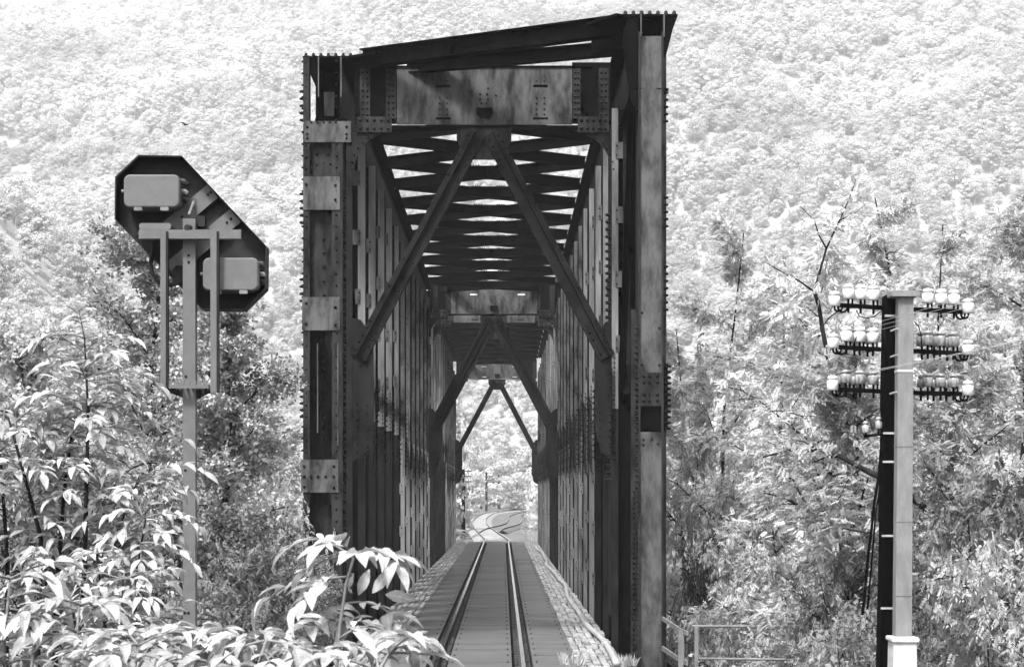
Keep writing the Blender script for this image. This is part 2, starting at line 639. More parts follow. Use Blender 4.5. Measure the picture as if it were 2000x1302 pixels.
def truss_posts(span, y0, xo, xi, near, nodes):
    """vertical posts of one truss: two channels tied by batten plates"""
    sg = 1 if xi < xo else -1                 # direction from the inner to the outer face
    far = 0.62 if not near else 1.0
    sidek = 0.8 if sg > 0 else 1.0
    bat = MB().cbox(-0.115, 0.115, -0.016, 0.0, -0.16, 0.16, 0.008)
    bat_me = bat.mesh('batten_plate', 'steel_light')
    for i in range(nodes):
        y = y0 + i * PANEL
        if i == 0 and near:
            continue
        if i == nodes - 1 and not near and False:
            continue
        fw = (0.16 if i <= 4 else 0.125 if i <= 7 else 0.1 if i <= 10 else 0.085) * far * sidek
        b = MB()
        x1, x2 = xi, xi + sg * fw
        x3, x4 = xo - sg * fw, xo
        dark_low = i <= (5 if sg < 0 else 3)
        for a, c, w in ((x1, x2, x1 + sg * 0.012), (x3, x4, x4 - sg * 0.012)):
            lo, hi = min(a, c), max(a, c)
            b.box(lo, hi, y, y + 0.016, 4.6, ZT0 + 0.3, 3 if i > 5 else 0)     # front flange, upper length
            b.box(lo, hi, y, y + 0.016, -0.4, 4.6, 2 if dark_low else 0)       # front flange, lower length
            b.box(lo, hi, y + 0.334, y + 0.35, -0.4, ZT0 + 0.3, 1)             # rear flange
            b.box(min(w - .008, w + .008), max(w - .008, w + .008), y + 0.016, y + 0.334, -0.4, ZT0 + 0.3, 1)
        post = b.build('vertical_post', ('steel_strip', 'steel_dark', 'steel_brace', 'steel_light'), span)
        MB().box(min(x2, x3), max(x2, x3), y + 0.17, y + 0.18, -0.4, ZT0 + 0.3).build('gap_dark_plate', 'steel_dark', post)  # added dark plate so the gap between the channels reads black
        # dark web plate on the inner side round the splice
        g = MB()
        gx = xi - sg * 0.014
        g.box(min(gx, gx + sg * 0.012), max(gx, gx + sg * 0.012), y - 0.16, y + 0.5, 3.7, 5.4)
        g.build('splice_plate', 'steel_dark', post)
        # battens
        joined = MB()
        z = 0.55 + (i % 3) * 0.25 + (5.08 if dark_low else 0)
        while z < ZT0 - 0.3:
            xm = (x2 + sg * 0.06)
            if near and i <= 5:
                inst('batten_plate', bat_me, (xm, y - 0.003, z), post)
            elif z < 4.4 or i <= 5:
                joined.box(xm - 0.115, xm + 0.115, y - 0.019, y - 0.003, z - 0.16, z + 0.16)
            z += 1.27
        if joined.v:
            joined.build('batten_plates', 'steel_strip', post, kind='stuff')
        # rivets
        rb = MB()
        z = 0.55 + (i % 3) * 0.25 + (5.08 if dark_low else 0)
        while z < ZT0 - 0.3:
            for dz in (-0.09, 0.09):
                rb.bolt((x2 - sg * 0.03, y - 0.019, z + dz), (0, -1, 0), 0.02, 0.02)
            z += 1.27
        nr = 24 if i < 8 else 12
        for dy in (-0.1, 0.44):
            rivet_line(rb, (gx, y + dy, 3.78), (gx, y + dy, 5.32), nr // 2, (-sg, 0, 0), 0.026, 0.05)
        rivet_line(rb, (x1 + sg * 0.05, y, 3.5), (x1 + sg * 0.05, y, 5.6), nr, (0, -1, 0), 0.02, 0.03)
        rb.build('rivets', 'rivet', post, kind='stuff')


def truss_diagonals(span, y0, xo, xi, nodes):
    sg = 1 if xi < xo else -1
    n = nodes - 1
    for i in range(n - 1):
        if i < n / 2:
            a, c = i, i + 2
        else:
            a, c = i + 2, i
        if a > n or c > n or (i < n / 2 and c > n):
            continue
        b = MB()
        for xx in (xi + sg * 0.245, xo - sg * 0.245):
            pa = Vector((xx, y0 + a * PANEL + 0.17, ZT0 + 0.1))
            pc = Vector((xx, y0 + c * PANEL + 0.17, -0.5))
            b.bar(pa, pc, 0.03, 0.26, up=(0, 1, 0))
            b.bar(pa + Vector((-sg * 0.07, -0.11, 0)), pc + Vector((-sg * 0.07, -0.11, 0)), 0.1, 0.02, up=(0, 1, 0))
        b.build('diagonal', 'steel_dark', span)


def top_chord(span, y0, y1, xo, xi):
    lo, hi = min(xo, xi), max(xo, xi)
    xa, xb = lo + 0.27, hi - 0.27
    b = MB()
    b.box(lo, hi, y0, y1, ZT1 - 0.035, ZT1)                                  # cover plate
    for x in (xa, xb):
        b.box(x - 0.014, x + 0.014, y0 + 0.02, y1 - 0.02, ZT0, ZT1 - 0.035)   # webs
        b.box(x - 0.11, x + 0.11, y0 + 0.03, y1 - 0.03, ZT0 - 0.02, ZT0)      # bottom flanges
    y = y0 + 1.4
    while y < y1 - 1:
        b.box(xa + 0.014, xb - 0.014, y, y + 0.03, ZT0 + 0.05, ZT1 - 0.035)   # diaphragms
        y += 3.5
    o = b.build('top_chord', 'steel_dark', span)
    rb = MB()
    for k in range(3):
        for x in np.linspace(lo + 0.06, hi - 0.06, 7):
            rb.bolt((x + (k % 2) * 0.03, y0 + 0.08 + k * 0.25, ZT1), (0, 0, 1), 0.045, 0.085)
    y = y0 + 0.2
    while y < y0 + 12:
        rb.bolt((lo, y, ZT1 - 0.017), (-1, 0, 0), 0.012, 0.015)
        y += 0.5
    rb.build('rivets', 'rivet', o, kind='stuff')
    return o


def bottom_chord(span, y0, y1, xo, xi):
    lo, hi = min(xo, xi), max(xo, xi)
    b = MB()
    for x in (lo + 0.05, hi - 0.05):
        b.box(x - 0.02, x + 0.02, y0 + 0.4, y1 - 0.1, -1.3, -0.25)
    b.box(lo, hi, y0 + 0.4, y1 - 0.1, -1.34, -1.3)
    b.build('bottom_chord', 'steel_dark', span)


def plate_with_slots(x0, x1, z0, z1, y0, y1, slots):
    """plate with rectangular openings cut right through"""
    b = MB()
    xs = sorted(set([x0, x1] + [v for s in slots for v in s[:2]]))
    zs = sorted(set([z0, z1] + [v for s in slots for v in s[2:]]))
    hole = lambda i, j: any(s[0] <= xs[i] and xs[i + 1] <= s[1] and s[2] <= zs[j] and zs[j + 1] <= s[3] for s in slots)
    nx, nz = len(xs), len(zs)
    inside = lambda i, j: 0 <= i < nx - 1 and 0 <= j < nz - 1 and not hole(i, j)
    vs = [(x, y, z) for y in (y0, y1) for z in zs for x in xs]
    idx = lambda i, j, k: k * nx * nz + j * nx + i
    fs = []
    for i in range(nx - 1):
        for j in range(nz - 1):
            if not inside(i, j):
                continue
            a, b_, c, d = idx(i, j, 0), idx(i + 1, j, 0), idx(i + 1, j + 1, 0), idx(i, j + 1, 0)
            n = nx * nz
            fs += [(a, b_, c, d), (d + n, c + n, b_ + n, a + n)]
            if not inside(i, j - 1): fs.append((a, a + n, b_ + n, b_))
            if not inside(i, j + 1): fs.append((d, c, c + n, d + n))
            if not inside(i - 1, j): fs.append((a, d, d + n, a + n))
            if not inside(i + 1, j): fs.append((b_, b_ + n, c + n, c))
    b.add(vs, fs)
    return b


def portal(span, y, detail=True):
    pf = bpy.data.objects.new('portal_frame', None)
    col.objects.link(pf)
    pf.location = (TX, y, ZT0)
    attach(pf, span)
    cx = -0.37
    zb, zt = 10.2, 11.33
    sl = []
    for x in (-1.32, 0.6):
        sl += [(x, x + 0.29, zb + 0.1, zb + 0.145), (x, x + 0.29, zb + 0.735, zb + 0.79)]
    plate_with_slots(-2.09, 1.37, zb, zt, y, y + 0.02, sl).build('portal_plate', 'steel_light', pf)
    f = MB().box(-2.5, 1.78, y - 0.03, y + 0.36, zb - 0.045, zb - 0.015)
    f.box(-2.5, 1.78, y - 0.03, y + 0.36, zt, zt + 0.03)
    f.box(-2.09, 1.37, y + 0.33, y + 0.35, zb + 0.9, zt)
    f.build('flange', 'steel_dark', pf)
    rb = MB()
    for s, xa, xb in ((-1, -2.93, -2.09), (1, 1.37, 2.14)):
        MB().box(xa, xb, y + 0.004, y + 0.05, zb + 0.02, zt + 0.1).build('end_panel', 'steel_dark', pf)
        # two proud stiffener angles
        for k, (u, w) in enumerate(((0.02, 0.14), (0.52, 0.2)) if s > 0 else ((0.11, 0.2), (0.62, 0.2))):
            MB().box(xa + u, xa + u + w, y - 0.014, y + 0.004, zb + 0.12, zt - 0.02).build('stiffener', 'steel_mid', pf)
            for uu in (0.28, 0.72):
                rivet_line(rb, (xa + u + w * uu, y - 0.014, zb + 0.2), (xa + u + w * uu, y - 0.014, zt - 0.1), 8, (0, -1, 0), 0.026, 0.026)
        # joint plate with two rows of rivets
        ja, jb = (xa + 0.05, xa + 0.74) if s < 0 else (xb - 0.66, xb - 0.05)
        jp = MB().cbox(ja, jb, y - 0.05, y - 0.014, zb - 0.16, zb + 0.15, 0.015).build('joint_plate', 'steel_mid', pf)
        for zz in (zb - 0.085, zb + 0.08):
            rivet_line(rb, (ja + 0.07, y - 0.05, zz), (jb - 0.07, y - 0.05, zz), 5, (0, -1, 0), 0.036, 0.035)
        # curved knee bracket under the joint
        kx = XL[1] if s < 0 else XR[1]
        pts_in, pts_out = [], []
        for k in range(9):
            a = k / 8 * math.pi / 2
            r1 = 0.75
            cxk, czk = kx - s * r1, zb - 0.16 - r1
            pts_in.append((cxk + s * r1 * math.cos(a) * 0.98, czk + r1 * math.sin(a)))
        poly = [(kx + s * 0.02, zb - 0.16), (kx + s * 0.02, zb - 1.0)] + pts_in
        if s > 0:
            poly = poly[::-1]
        MB().prism_xz(poly, y - 0.01, y + 0.01).build('knee_bracket', 'steel_brace', pf)
        for k in range(9):
            rb.bolt((pts_in[k][0] + s * 0.05, y - 0.01, pts_in[k][1] + 0.03), (0, -1, 0), 0.024, 0.03)
    # rivet fields by the slots and in the middle
    for x in (-1.175, 0.745):
        for dz in (0.2, 0.31, 0.42, 0.53, 0.86):
            for dx in (-0.075, 0.075):
                rb.bolt((x + dx, y, zb + dz), (0, -1, 0), 0.02, 0.02)
    for dx, dz in ((-.08, .5), (.08, .5), (-.08, .6), (.06, .6), (.08, .72), (.24, .58), (-.05, .42), (.05, .42)):
        rb.bolt((cx + dx, y, zb + dz), (0, -1, 0), 0.022, 0.022)
    # small bracket
    MB().prism_xz([(cx - 0.06, zb + 0.13), (cx + 0.1, zb + 0.13), (cx + 0.17, zb + 0.22), (cx + 0.17, zb + 0.31), (cx - 0.15, zb + 0.31), (cx - 0.15, zb + 0.22)], y - 0.14, y - 0.002).build('hanger_bracket', 'steel_dark', pf)
    # apex gusset
    za = zb - 0.05
    MB().prism_xz([(cx - 0.54, za), (cx - 0.54, za - 0.26), (cx - 0.46, za - 0.4), (cx - 0.2, za - 0.64), (cx + 0.2, za - 0.64), (cx + 0.46, za - 0.4), (cx + 0.54, za - 0.26), (cx + 0.54, za)][::-1], y + 0.01, y + 0.03).build('apex_gusset', 'steel_mid', pf)
    # raking braces
    for s, xf in ((-1, -2.85), (1, 2.06)):
        a = Vector((cx + s * 0.13, y - 0.05, za - 0.12))
        c = Vector((xf, y - 0.05, 5.62))
        d = (c - a).normalized()
        n = Vector((-d.z, 0, d.x))
        if n.z < 0:
            n = -n
        b = MB()
        b.bar(a, c, 0.32, 0.022, up=(0, 1, 0))                               # plate facing the track
        for o in (-1, 1):
            b.bar(a + n * (0.15 * o) + Vector((0, 0.08, 0)), c + n * (0.15 * o) + Vector((0, 0.08, 0)), 0.022, 0.17, up=(0, 1, 0))
        b.bar(a + Vector((0, -0.06, 0)) + n * 0.05, c + Vector((0, -0.06, 0)) + n * 0.05, 0.022, 0.1, up=(0, 1, 0))
        br = b.build('raking_brace', 'steel_brace', pf)
        r2 = MB()
        Ln = (c - a).length
        for t in list(np.arange(0.12, 0.75, 0.14)) + list(np.arange(1.0, Ln - 1.0, 0.62)) + list(np.arange(Ln - 0.75, Ln - 0.05, 0.16)):
            for o in (-0.09, 0.125):
                r2.bolt(a + d * t + n * o + Vector((0, -0.011, 0)), (0, -1, 0), 0.026, 0.026)
        r2.build('rivets', 'rivet', pf, kind='stuff')
        # foot gusset
        g0, g1 = (XL[1] - 0.05, XL[1] + 0.4) if s < 0 else (XR[1] - 0.33, XR[1] + 0.05)
        poly = [(g0, 3.55), (g1 - 0.12, 3.75), (g1, 4.2), (g1, 6.0), (g1 - 0.25, 6.35), (g0, 6.4)] if s < 0 else [(g0 + 0.12, 3.75), (g1, 3.55), (g1, 6.4), (g0 + 0.2, 6.3), (g0, 6.0), (g0, 4.2)]
        MB().prism_xz(poly, y + 0.012, y + 0.03).build('foot_gusset', 'steel_brace', pf)
        for zz in np.arange(3.7, 4.7, 0.16):
            rb.bolt(((g0 + g1) / 2 + 0.1, y + 0.012, zz), (0, -1, 0), 0.024, 0.024)
            rb.bolt(((g0 + g1) / 2 - 0.1, y + 0.012, zz + 0.05), (0, -1, 0), 0.024, 0.024)
    rb.build('rivets', 'rivet', pf, kind='stuff')


def laterals(span, y0, n):
    """crossed wind bracing between the top chords"""
    xa, xb = XL[1] + 0.1, XR[1] - 0.1
    zc = ZT1 - 0.36
    for i in range(n):
        ya, yb = y0 + i * PANEL, y0 + (i + 1) * PANEL
        b = MB()
        b.ibeam((xa, ya + 0.05, zc), (xb, yb - 0.05, zc), 0.27, 0.15, 0.02)
        b.build('lateral_brace', 'steel_dark', span)
        b = MB()
        b.ibeam((xa, yb - 0.05, zc - 0.003), (xb, ya + 0.05, zc - 0.003), 0.264, 0.15, 0.02)
        o = b.build('lateral_brace', 'steel_dark', span)
        g = MB()
        g.box(TX - 0.55, TX + 0.55, (ya + yb) / 2 - 0.3, (ya + yb) / 2 + 0.3, zc + 0.137, zc + 0.155)
        for k in range(4):
            for c in (-0.42, 0.24):
                for yy in (-0.15, 0.15):
                    g.bolt((TX + c + k * 0.065, (ya + yb) / 2 + yy, zc + 0.155), (0, 0, 1), 0.025, 0.06)
        g.build('crossing_plate', 'steel_dark', o)
    # end gussets along the inner chord faces
    return


def make_span(yl, label, near):
    """yl: where the left truss begins; the right truss begins one panel nearer (skew bridge)"""
    sp = thing('truss_bridge_span', label, 'bridge', (TX, yl, ZB), group='spans of the railway bridge')
    yr = yl - PANEL
    nodes = 14
    for (xo, xi), y0 in ((XL, yl), (XR, yr)):
        top_chord(sp, y0, y0 + SPAN - 0.3, xo, xi)
        bottom_chord(sp, y0, y0 + SPAN - 0.3, xo, xi)
        truss_posts(sp, y0, xo, xi, near, nodes - 1 if True else nodes)
        truss_diagonals(sp, y0, xo, xi, nodes - 1)
    portal(sp, yl + 0.02)
    portal(sp, yr + SPAN - 0.35)
    laterals(sp, yl + 0.1, 12)
    return sp


span1 = make_span(40.0, 'near span of the dark riveted steel truss bridge', True)
span2 = make_span(86.0, 'far span of the steel truss bridge, seen through the near one', False)


def left_end_post():
    """open box post with batten plates at the near end of the left truss"""
    y = 40.0
    X = lambda px: (px - HX) / 99.0
    Z = lambda py: CZ + (HY - py) / 99.0
    b = MB()
    b.box(X(592), X(605), y, y + 0.02, ZB, ZT0)                 # outer flange
    b.box(X(648), X(668), y, y + 0.02, ZB, ZT0)                 # inner flange
    b.box(X(592), X(592) + 0.018, y + 0.02, y + 0.62, ZB, ZT0)  # outer web
    b.box(X(668) - 0.018, X(668), y + 0.02, y + 0.62, ZB, ZT0)  # inner web
    b.box(X(592), X(668), y + 0.62, y + 0.64, ZB, ZT0)          # back
    po = b.build('end_post', 'steel_mid', span1, label='open riveted box post with batten plates')
    for i, (x0, x1, p0, p1, m) in enumerate(((594, 686, 237, 278, 'steel_light'), (592, 664, 345, 410, 'steel_light'), (590, 664, 580, 645, 'steel_light'), (588, 661, 897, 961, 'steel_light'), (590, 664, 1190, 1240, 'steel_light'))):
        MB().cbox(X(x0), X(x1), y - 0.022, y - 0.002, Z(p1), Z(p0), 0.006).build('batten_plate', m, po)
    for p0, p1, dy in ((278, 345, 0.14), (410, 580, 0.16), (985, 1190, 0.3)):
        MB().box(X(605), X(648), y + dy, y + dy + 0.015, Z(p1), Z(p0)).build('recessed_plate', 'steel_mid', po)
    MB().box(X(619), X(621), y + 0.01, y + 0.4, Z(845), Z(670)).build('edge_angle', 'steel_light', po)
    MB().box(X(659), X(661), y - 0.03, y + 0.0, Z(870), Z(670)).build('edge_angle', 'steel_light', po)
    # chord end: two web plates in lighter steel, corner gusset
    c = MB()
    for px in (622, 666):
        c.box(X(px) - 0.012, X(px) + 0.012, y - 0.012, y + 0.02, Z(190), Z(112))
    c.build('web_edge', 'steel_light', po)
    MB().box(X(592), X(604), y - 0.01, y + 0.3, Z(238), Z(112)).build('corner_angle', 'steel_mid', po)
    MB().box(X(632), X(652), y + 0.1, y + 0.12, Z(225), Z(178)).build('diaphragm', 'steel_mid', po)
    # inner gusset face with the long column of bolts
    g = MB().box(X(668), X(668) + 0.02, y - 0.004, y + 0.9, Z(1100), Z(240))
    g.box(X(676), X(688), y + 0.02, y + 0.04, ZB, Z(240))
    g.build('gusset_face', 'steel_brace', po)
    rb = MB()
    for p0, p1, st in ((370, 480, 14), (480, 520, 16), (540, 900, 13.5), (900, 1090, 19)):
        p = p0
        while p < p1:
            rb.bolt((X(668) + 0.02, y + 0.05, Z(p)), (1, 0, 0), 0.03, 0.1)
            rb.bolt((X(668) + 0.02, y + 0.3, Z(p + 5)), (1, 0, 0), 0.03, 0.12)
            p += st
    for p0, p1, st in ((178, 240, 14), (378, 445, 14), (545, 600, 14), (735, 820, 13)):
        p = p0
        while p < p1:
            rb.bolt((X(592), y + 0.06, Z(p)), (-1, 0, 0), 0.036, 0.085)
            p += st
    p = 120
    while p < 1100:
        rb.bolt((X(592), y + 0.03, Z(p)), (-1, 0, 0), 0.026, 0.04)
        rb.bolt((X(598), y, Z(p + 3)), (0, -1, 0), 0.022, 0.022)
        rb.bolt((X(657), y, Z(p)), (0, -1, 0), 0.026, 0.026)
        p += 23
    for p in (262, 248, 270):
        rb.bolt((X(600), y - 0.022, Z(p)), (0, -1, 0), 0.03, 0.03)
        rb.bolt((X(677), y - 0.022, Z(p)), (0, -1, 0), 0.03, 0.03)
    for px in (608, 620, 632, 644, 656):
        rb.bolt((X(px), y - 0.022, Z(233) - 0.06), (0, -1, 0), 0.026, 0.03)
    for px, py in ((594, 910), (594, 930), (607, 930), (621, 930), (636, 930), (652, 930), (594, 950), (652, 910), (652, 952), (598, 592), (598, 632), (655, 600), (655, 634), (598, 360), (655, 362), (655, 390)):
        rb.bolt((X(px), y - 0.022, Z(py)), (0, -1, 0), 0.032, 0.034)
    for py in (465, 492, 520, 548, 575):
        rb.bolt((X(631), y + 0.16, Z(py)), (0, -1, 0), 0.035, 0.04)
        rb.bolt((X(609), y + 0.16, Z(py - 6)), (0, -1, 0), 0.018, 0.02)
    for px, py in ((617, 300), (617, 320), (631, 315), (644, 318), (640, 300)):
        rb.bolt((X(px), y + 0.14, Z(py)), (0, -1, 0), 0.022, 0.022)
    p = 690
    while p < 860:
        rb.bolt((X(629), y + 0.25, Z(p)), (0, -1, 0), 0.035, 0.06)
        p += 14
    rb.build('rivets', 'rivet', po, kind='stuff')


def right_end_post():
    """closed plate post at the near end of the right truss"""
    y = 36.5
    s = F / y
    X = lambda px: (px - HX) / s
    Z = lambda py: CZ + (HY - py) / s
    b = MB()
    b.box(X(1251), X(1292), y + 0.03, y + 0.05, Z(728), Z(70))
    b.box(X(1251), X(1292), y + 0.03, y + 0.05, ZB, Z(843))
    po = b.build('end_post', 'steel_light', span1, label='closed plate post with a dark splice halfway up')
    MB().box(X(1250), X(1292), y + 0.012, y + 0.03, Z(792), Z(727)).build('splice_plate', 'steel_mid', po)
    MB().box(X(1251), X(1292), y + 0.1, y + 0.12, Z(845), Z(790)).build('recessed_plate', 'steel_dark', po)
    f = MB()
    f.box(X(1247), X(1251), y, y + 0.75, ZB, Z(62))
    f.box(X(1292), X(1296), y, y + 0.75, ZB, Z(62))
    f.box(X(1251), X(1292), y + 0.73, y + 0.75, ZB, Z(62))
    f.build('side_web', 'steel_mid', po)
    f = MB()
    f.box(X(1296), X(1302), y + 0.05, y + 0.07, ZB, Z(100))
    f.box(X(1235), X(1247), y + 0.4, y + 0.42, ZB, Z(600))
    f.build('outer_flange', 'steel_mid', po)
    # chord end detail: tapered outer gusset and light web edges
    MB().prism_xz([(X(1296), Z(110)), (X(1302), Z(105)), (X(1310), Z(74)), (X(1321), Z(30)), (X(1296), Z(30))], y + 0.02, y + 0.05).build('corner_gusset', 'steel_dark', po)
    MB().prism_xz([(X(1226), Z(30)), (X(1247), Z(30)), (X(1247), Z(220)), (X(1234), Z(200)), (X(1216), Z(95)), (X(1218), Z(60))][::-1], y + 0.03, y + 0.06).build('corner_gusset', 'steel_dark', po)
    c = MB()
    for px in (1252, 1297):
        c.box(X(px) - 0.012, X(px) + 0.012, y - 0.012, y - 0.001, Z(72), Z(28))
    c.build('web_edge', 'steel_light', po)
    MB().box(X(1298), X(1304), y - 0.02, y + 0.5, Z(838), Z(710)).build('side_splice', 'steel_dark', po)
    rb = MB()
    for p0, p1, st in ((180, 250, 14), (385, 445, 14), (520, 610, 14)):
        p = p0
        while p < p1:
            rb.bolt((X(1296), y + 0.06, Z(p)), (1, 0, 0), 0.036, 0.1)
            p += st
    p = 715
    while p < 838:
        rb.bolt((X(1304), y + 0.02, Z(p)), (1, 0, 0), 0.034, 0.07)
        rb.bolt((X(1300), y - 0.02, Z(p)), (0, -1, 0), 0.022, 0.03)
        rb.bolt((X(1247), y + 0.06, Z(p)), (-1, 0, 0), 0.028, 0.06)
        p += 11
    p = 640
    while p < 960:
        rb.bolt((X(1247), y + 0.1, Z(p)), (-1, 0, 0), 0.028, 0.07)
        p += 12
    p = 960
    while p < 1300:
        rb.bolt((X(1247), y + 0.05, Z(p)), (-1, 0, 0), 0.018, 0.02)
        rb.bolt((X(1241), y + 0.4, Z(p)), (0, -1, 0), 0.026, 0.026)
        p += 10
    p = 120
    while p < 1290:
        rb.bolt((X(1296), y + 0.12, Z(p)), (1, 0, 0), 0.026, 0.04)
        p += 20
    for px in (1258, 1268, 1275, 1284):
        for py in (734, 746, 770, 782):
            if (px + py) % 4 != 1:
                rb.bolt((X(px), y + 0.012, Z(py)), (0, -1, 0), 0.032, 0.034)
    for px, py in ((1257, 858), (1274, 857), (1257, 868), (1285, 866), (1254, 610), (1288, 640), (1288, 712), (1254, 712)):
        rb.bolt((X(px), y + 0.03, Z(py)), (0, -1, 0), 0.024, 0.024)
    rb.build('rivets', 'rivet', po, kind='stuff')


left_end_post()
right_end_post()

# post and inner gusset of the right truss at the portal, with the big bolts
pb = MB()
pb.box(XR[1] - 0.02, XR[1], 40.0, 41.0, 0.5, 10.2)
pb.box(XR[1] + 0.22, XR[1] + 0.36, 39.98, 40.0, 4.9, 10.3)
gf = pb.build('gusset_face', 'steel_brace', span1)
rb = MB()
z = 3.2
while z < 8.5:
    rb.bolt((XR[1] - 0.02, 40.06, z), (-1, 0, 0), 0.032, 0.11)
    rb.bolt((XR[1] - 0.02, 40.3, z + .05), (-1, 0, 0), 0.03, 0.1)
    rb.bolt((XR[1] + 0.28, 39.98, 4.9 + (z - 3.2)), (0, -1, 0), 0.02, 0.02)
    z += 0.145
rb.build('rivets', 'rivet', gf, kind='stuff')

# skew end: beams from the left chord end to the right chord end
sk = MB()
sk.ibeam((-2.75, 39.9, 11.47), (2.2, 36.9, 11.44), 0.36, 0.26, 0.025)
sk.build('end_strut', 'steel_dark', span1)
sk = MB()
sk.ibeam((-1.9, 40.15, 11.36), (2.3, 38.0, 11.27), 0.26, 0.2, 0.02)
sk.build('end_strut', 'steel_dark', span1)
sk = MB()
sk.bar((1.75, 37.9, 11.22), (2.3, 37.4, 11.22), 0.3, 0.26)
sk.build('strut_gusset', 'steel_dark', span1)
sk = MB()
sk.bar((1.9, 37.3, 11.5), (2.4, 36.6, 11.5), 0.9, 0.05)
sk.bar((-3.0, 40.2, 11.5), (-2.3, 39.7, 11.5), 0.6, 0.05)
sk.build('strut_gusset', 'steel_dark', span1)

# small white marker board on the far right post
wm = MB().cbox(-0.06, 0.06, -0.02, 0.0, 0.0, 0.6, 0.02)
o = wm.build('marker_board', 'galvanised')
o.location = at(1097, 1028, 75.0)
tag(o, 'small white marker board fixed low on the right truss', 'marker board')

# ------------------------------------------------------------------ signal
def make_signal():
    D = 18.0
    s = F / D
    X = lambda px: (px - HX) / s
    Z = lambda py: CZ + (HY - py) / s
    zx = lambda x: 200 + x / 3.617
    zy = lambda y: 280 + y / 3.617
    bx = X(369)
    gz = ground_z(bx, D)
    t = thing('railway_signal', 'back of a grey two-lamp railway signal on a slim post', 'signal', (bx, D, gz))
    # tray-shaped back board
    out = [(270, 97), (575, 103), (1173, 740), (1168, 1035), (1015, 1187), (720, 1183), (103, 548), (108, 250)]
    P = [(X(zx(a)), Z(zy(b))) for a, b in out]
    cxm = sum(p[0] for p in P) / 8
    czm = sum(p[1] for p in P) / 8
    yb, yf = D + 0.05, D - 0.12
    b = MB()
    b.prism_xz(P[::-1], yb, yb + 0.012)
    bo = b.build('back_board', 'signal_back', t)
    n = 8
    b = MB()
    for i in range(n):
        p, q = Vector((P[i][0], 0, P[i][1])), Vector((P[(i + 1) % n][0], 0, P[(i + 1) % n][1]))
        c = Vector((cxm, 0, czm))
        ip, iq = p.lerp(c, 0.018), q.lerp(c, 0.018)
        vs = [(v.x, y, v.z) for y in (yf, yb + 0.012) for v in (p, q, iq, ip)]
        b.add(vs, [(0, 1, 2, 3), (7, 6, 5, 4), (0, 4, 5, 1), (1, 5, 6, 2), (2, 6, 7, 3), (3, 7, 4, 0)])
    b.build('rim', 'signal_dark', bo)
    # lamp housings
    def housing(x0, y0, x1, y1):
        yy = D - 0.226
        X = lambda px: (px - HX) * yy / F
        Z = lambda py: CZ + (HY - py) * yy / F
        ax, bx_, az, bz = X(zx(x0)), X(zx(x1)), Z(zy(y1)), Z(zy(y0))
        r = 0.055
        b = MB()
        def loop(inset, y):
            pts = []
            for (cx_, cz_, a0) in ((bx_ - r, bz - r, 0), (ax + r, bz - r, 90), (ax + r, az + r, 180), (bx_ - r, az + r, 270)):
                for k in range(6):
                    a = R(a0 + k * 18)
                    pts.append((cx_ + (r - inset) * math.cos(a), y, cz_ + (r - inset) * math.sin(a)))
            return pts
        loops = [loop(0.0, yb), loop(0.0, D - 0.2), loop(0.004, D - 0.218), loop(0.014, D - 0.226)]
        vs = [v for l in loops for v in l]
        m = len(loops[0])
        fs = []
        for i in range(3):
            for k in range(m):
                k2 = (k + 1) % m
                fs.append((i * m + k, i * m + k2, (i + 1) * m + k2, (i + 1) * m + k))
        fs.append(tuple(3 * m + k for k in range(m)))
        b.add(vs, fs)
        h = b.build('lamp_housing', 'signal_paint', t, smooth=False)
        for fx in (0.26, 0.73):
            xx = ax + (bx_ - ax) * fx
            MB().cbox(xx - 0.036, xx + 0.036, D - 0.228, D - 0.16, az - 0.026, az + 0.006, 0.004).build('hinge', 'galvanised', h)
        for k, fz in enumerate((0.82, 0.55, 0.33)):
            zz = az + (bz - az) * fz
            MB().tube([(bx_ - 0.004, D - 0.1, zz), (bx_ + 0.03, D - 0.1, zz - 0.005), (bx_ + 0.052, D - 0.1, zz - 0.02)], [0.026, 0.024, 0.02], 8).build('cable_gland', 'signal_dark' if k != 1 else 'galvanised', h)
        zz = az + (bz - az) * 0.55
        MB().tube([(ax + 0.004, D - 0.12, zz), (ax - 0.035, D - 0.12, zz - 0.004)], 0.016, 8).build('latch', 'galvanised', h)
        # cover rim line
        MB().cbox(bx_ - 0.03, bx_ + 0.03, D - 0.1, D - 0.06, bz - 0.09, bz - 0.02, 0.01).build('side_lug', 'signal_paint', h)
    housing(148, 218, 545, 453)
    housing(707, 805, 1102, 1040)
    # diagonal straps across the board
    def strap(a, c, w):
        pa = Vector((X(zx(a[0])), D + 0.0, Z(zy(a[1]))))
        pc = Vector((X(zx(c[0])), D + 0.0, Z(zy(c[1]))))
        MB().bar(pa, pc, w, 0.03, up=(0, 1, 0)).build('strap', 'signal_paint', t)
        d = (pc - pa)
        r2 = MB()
        for f in (0.1, 0.16, 0.75):
            r2.bolt(pa + d * f + Vector((0.02, -0.016, 0.02)), (0, -1, 0), 0.013, 0.014)
        r2.build('bolts', 'signal_dark', t, kind='stuff')
    strap((780, 338), (470, 602), 0.15)
    strap((940, 512), (470, 905), 0.15)
    # post
    X0, Z0 = X, Z
    X = lambda px: (px - HX) * (D - 0.2) / F
    Z = lambda py: CZ + (HY - py) * (D - 0.2) / F
    px0, px1 = X(357), X(381.5)
    b = MB()
    b.box(px0, px1, D - 0.2, D - 0.085, gz - 0.3, Z(426.5))
    po = b.build('post', 'signal_paint', t)
    r2 = MB()
    for px, py in ((368.5, 499), (368.5, 512), (363, 735), (362, 918), (361, 1196), (368, 1196)):
        r2.tube([(X(px), D - 0.205, Z(py)), (X(px), D - 0.195, Z(py))], 0.012, 8)
    r2.build('bolt_holes', 'bed', po, kind='stuff')
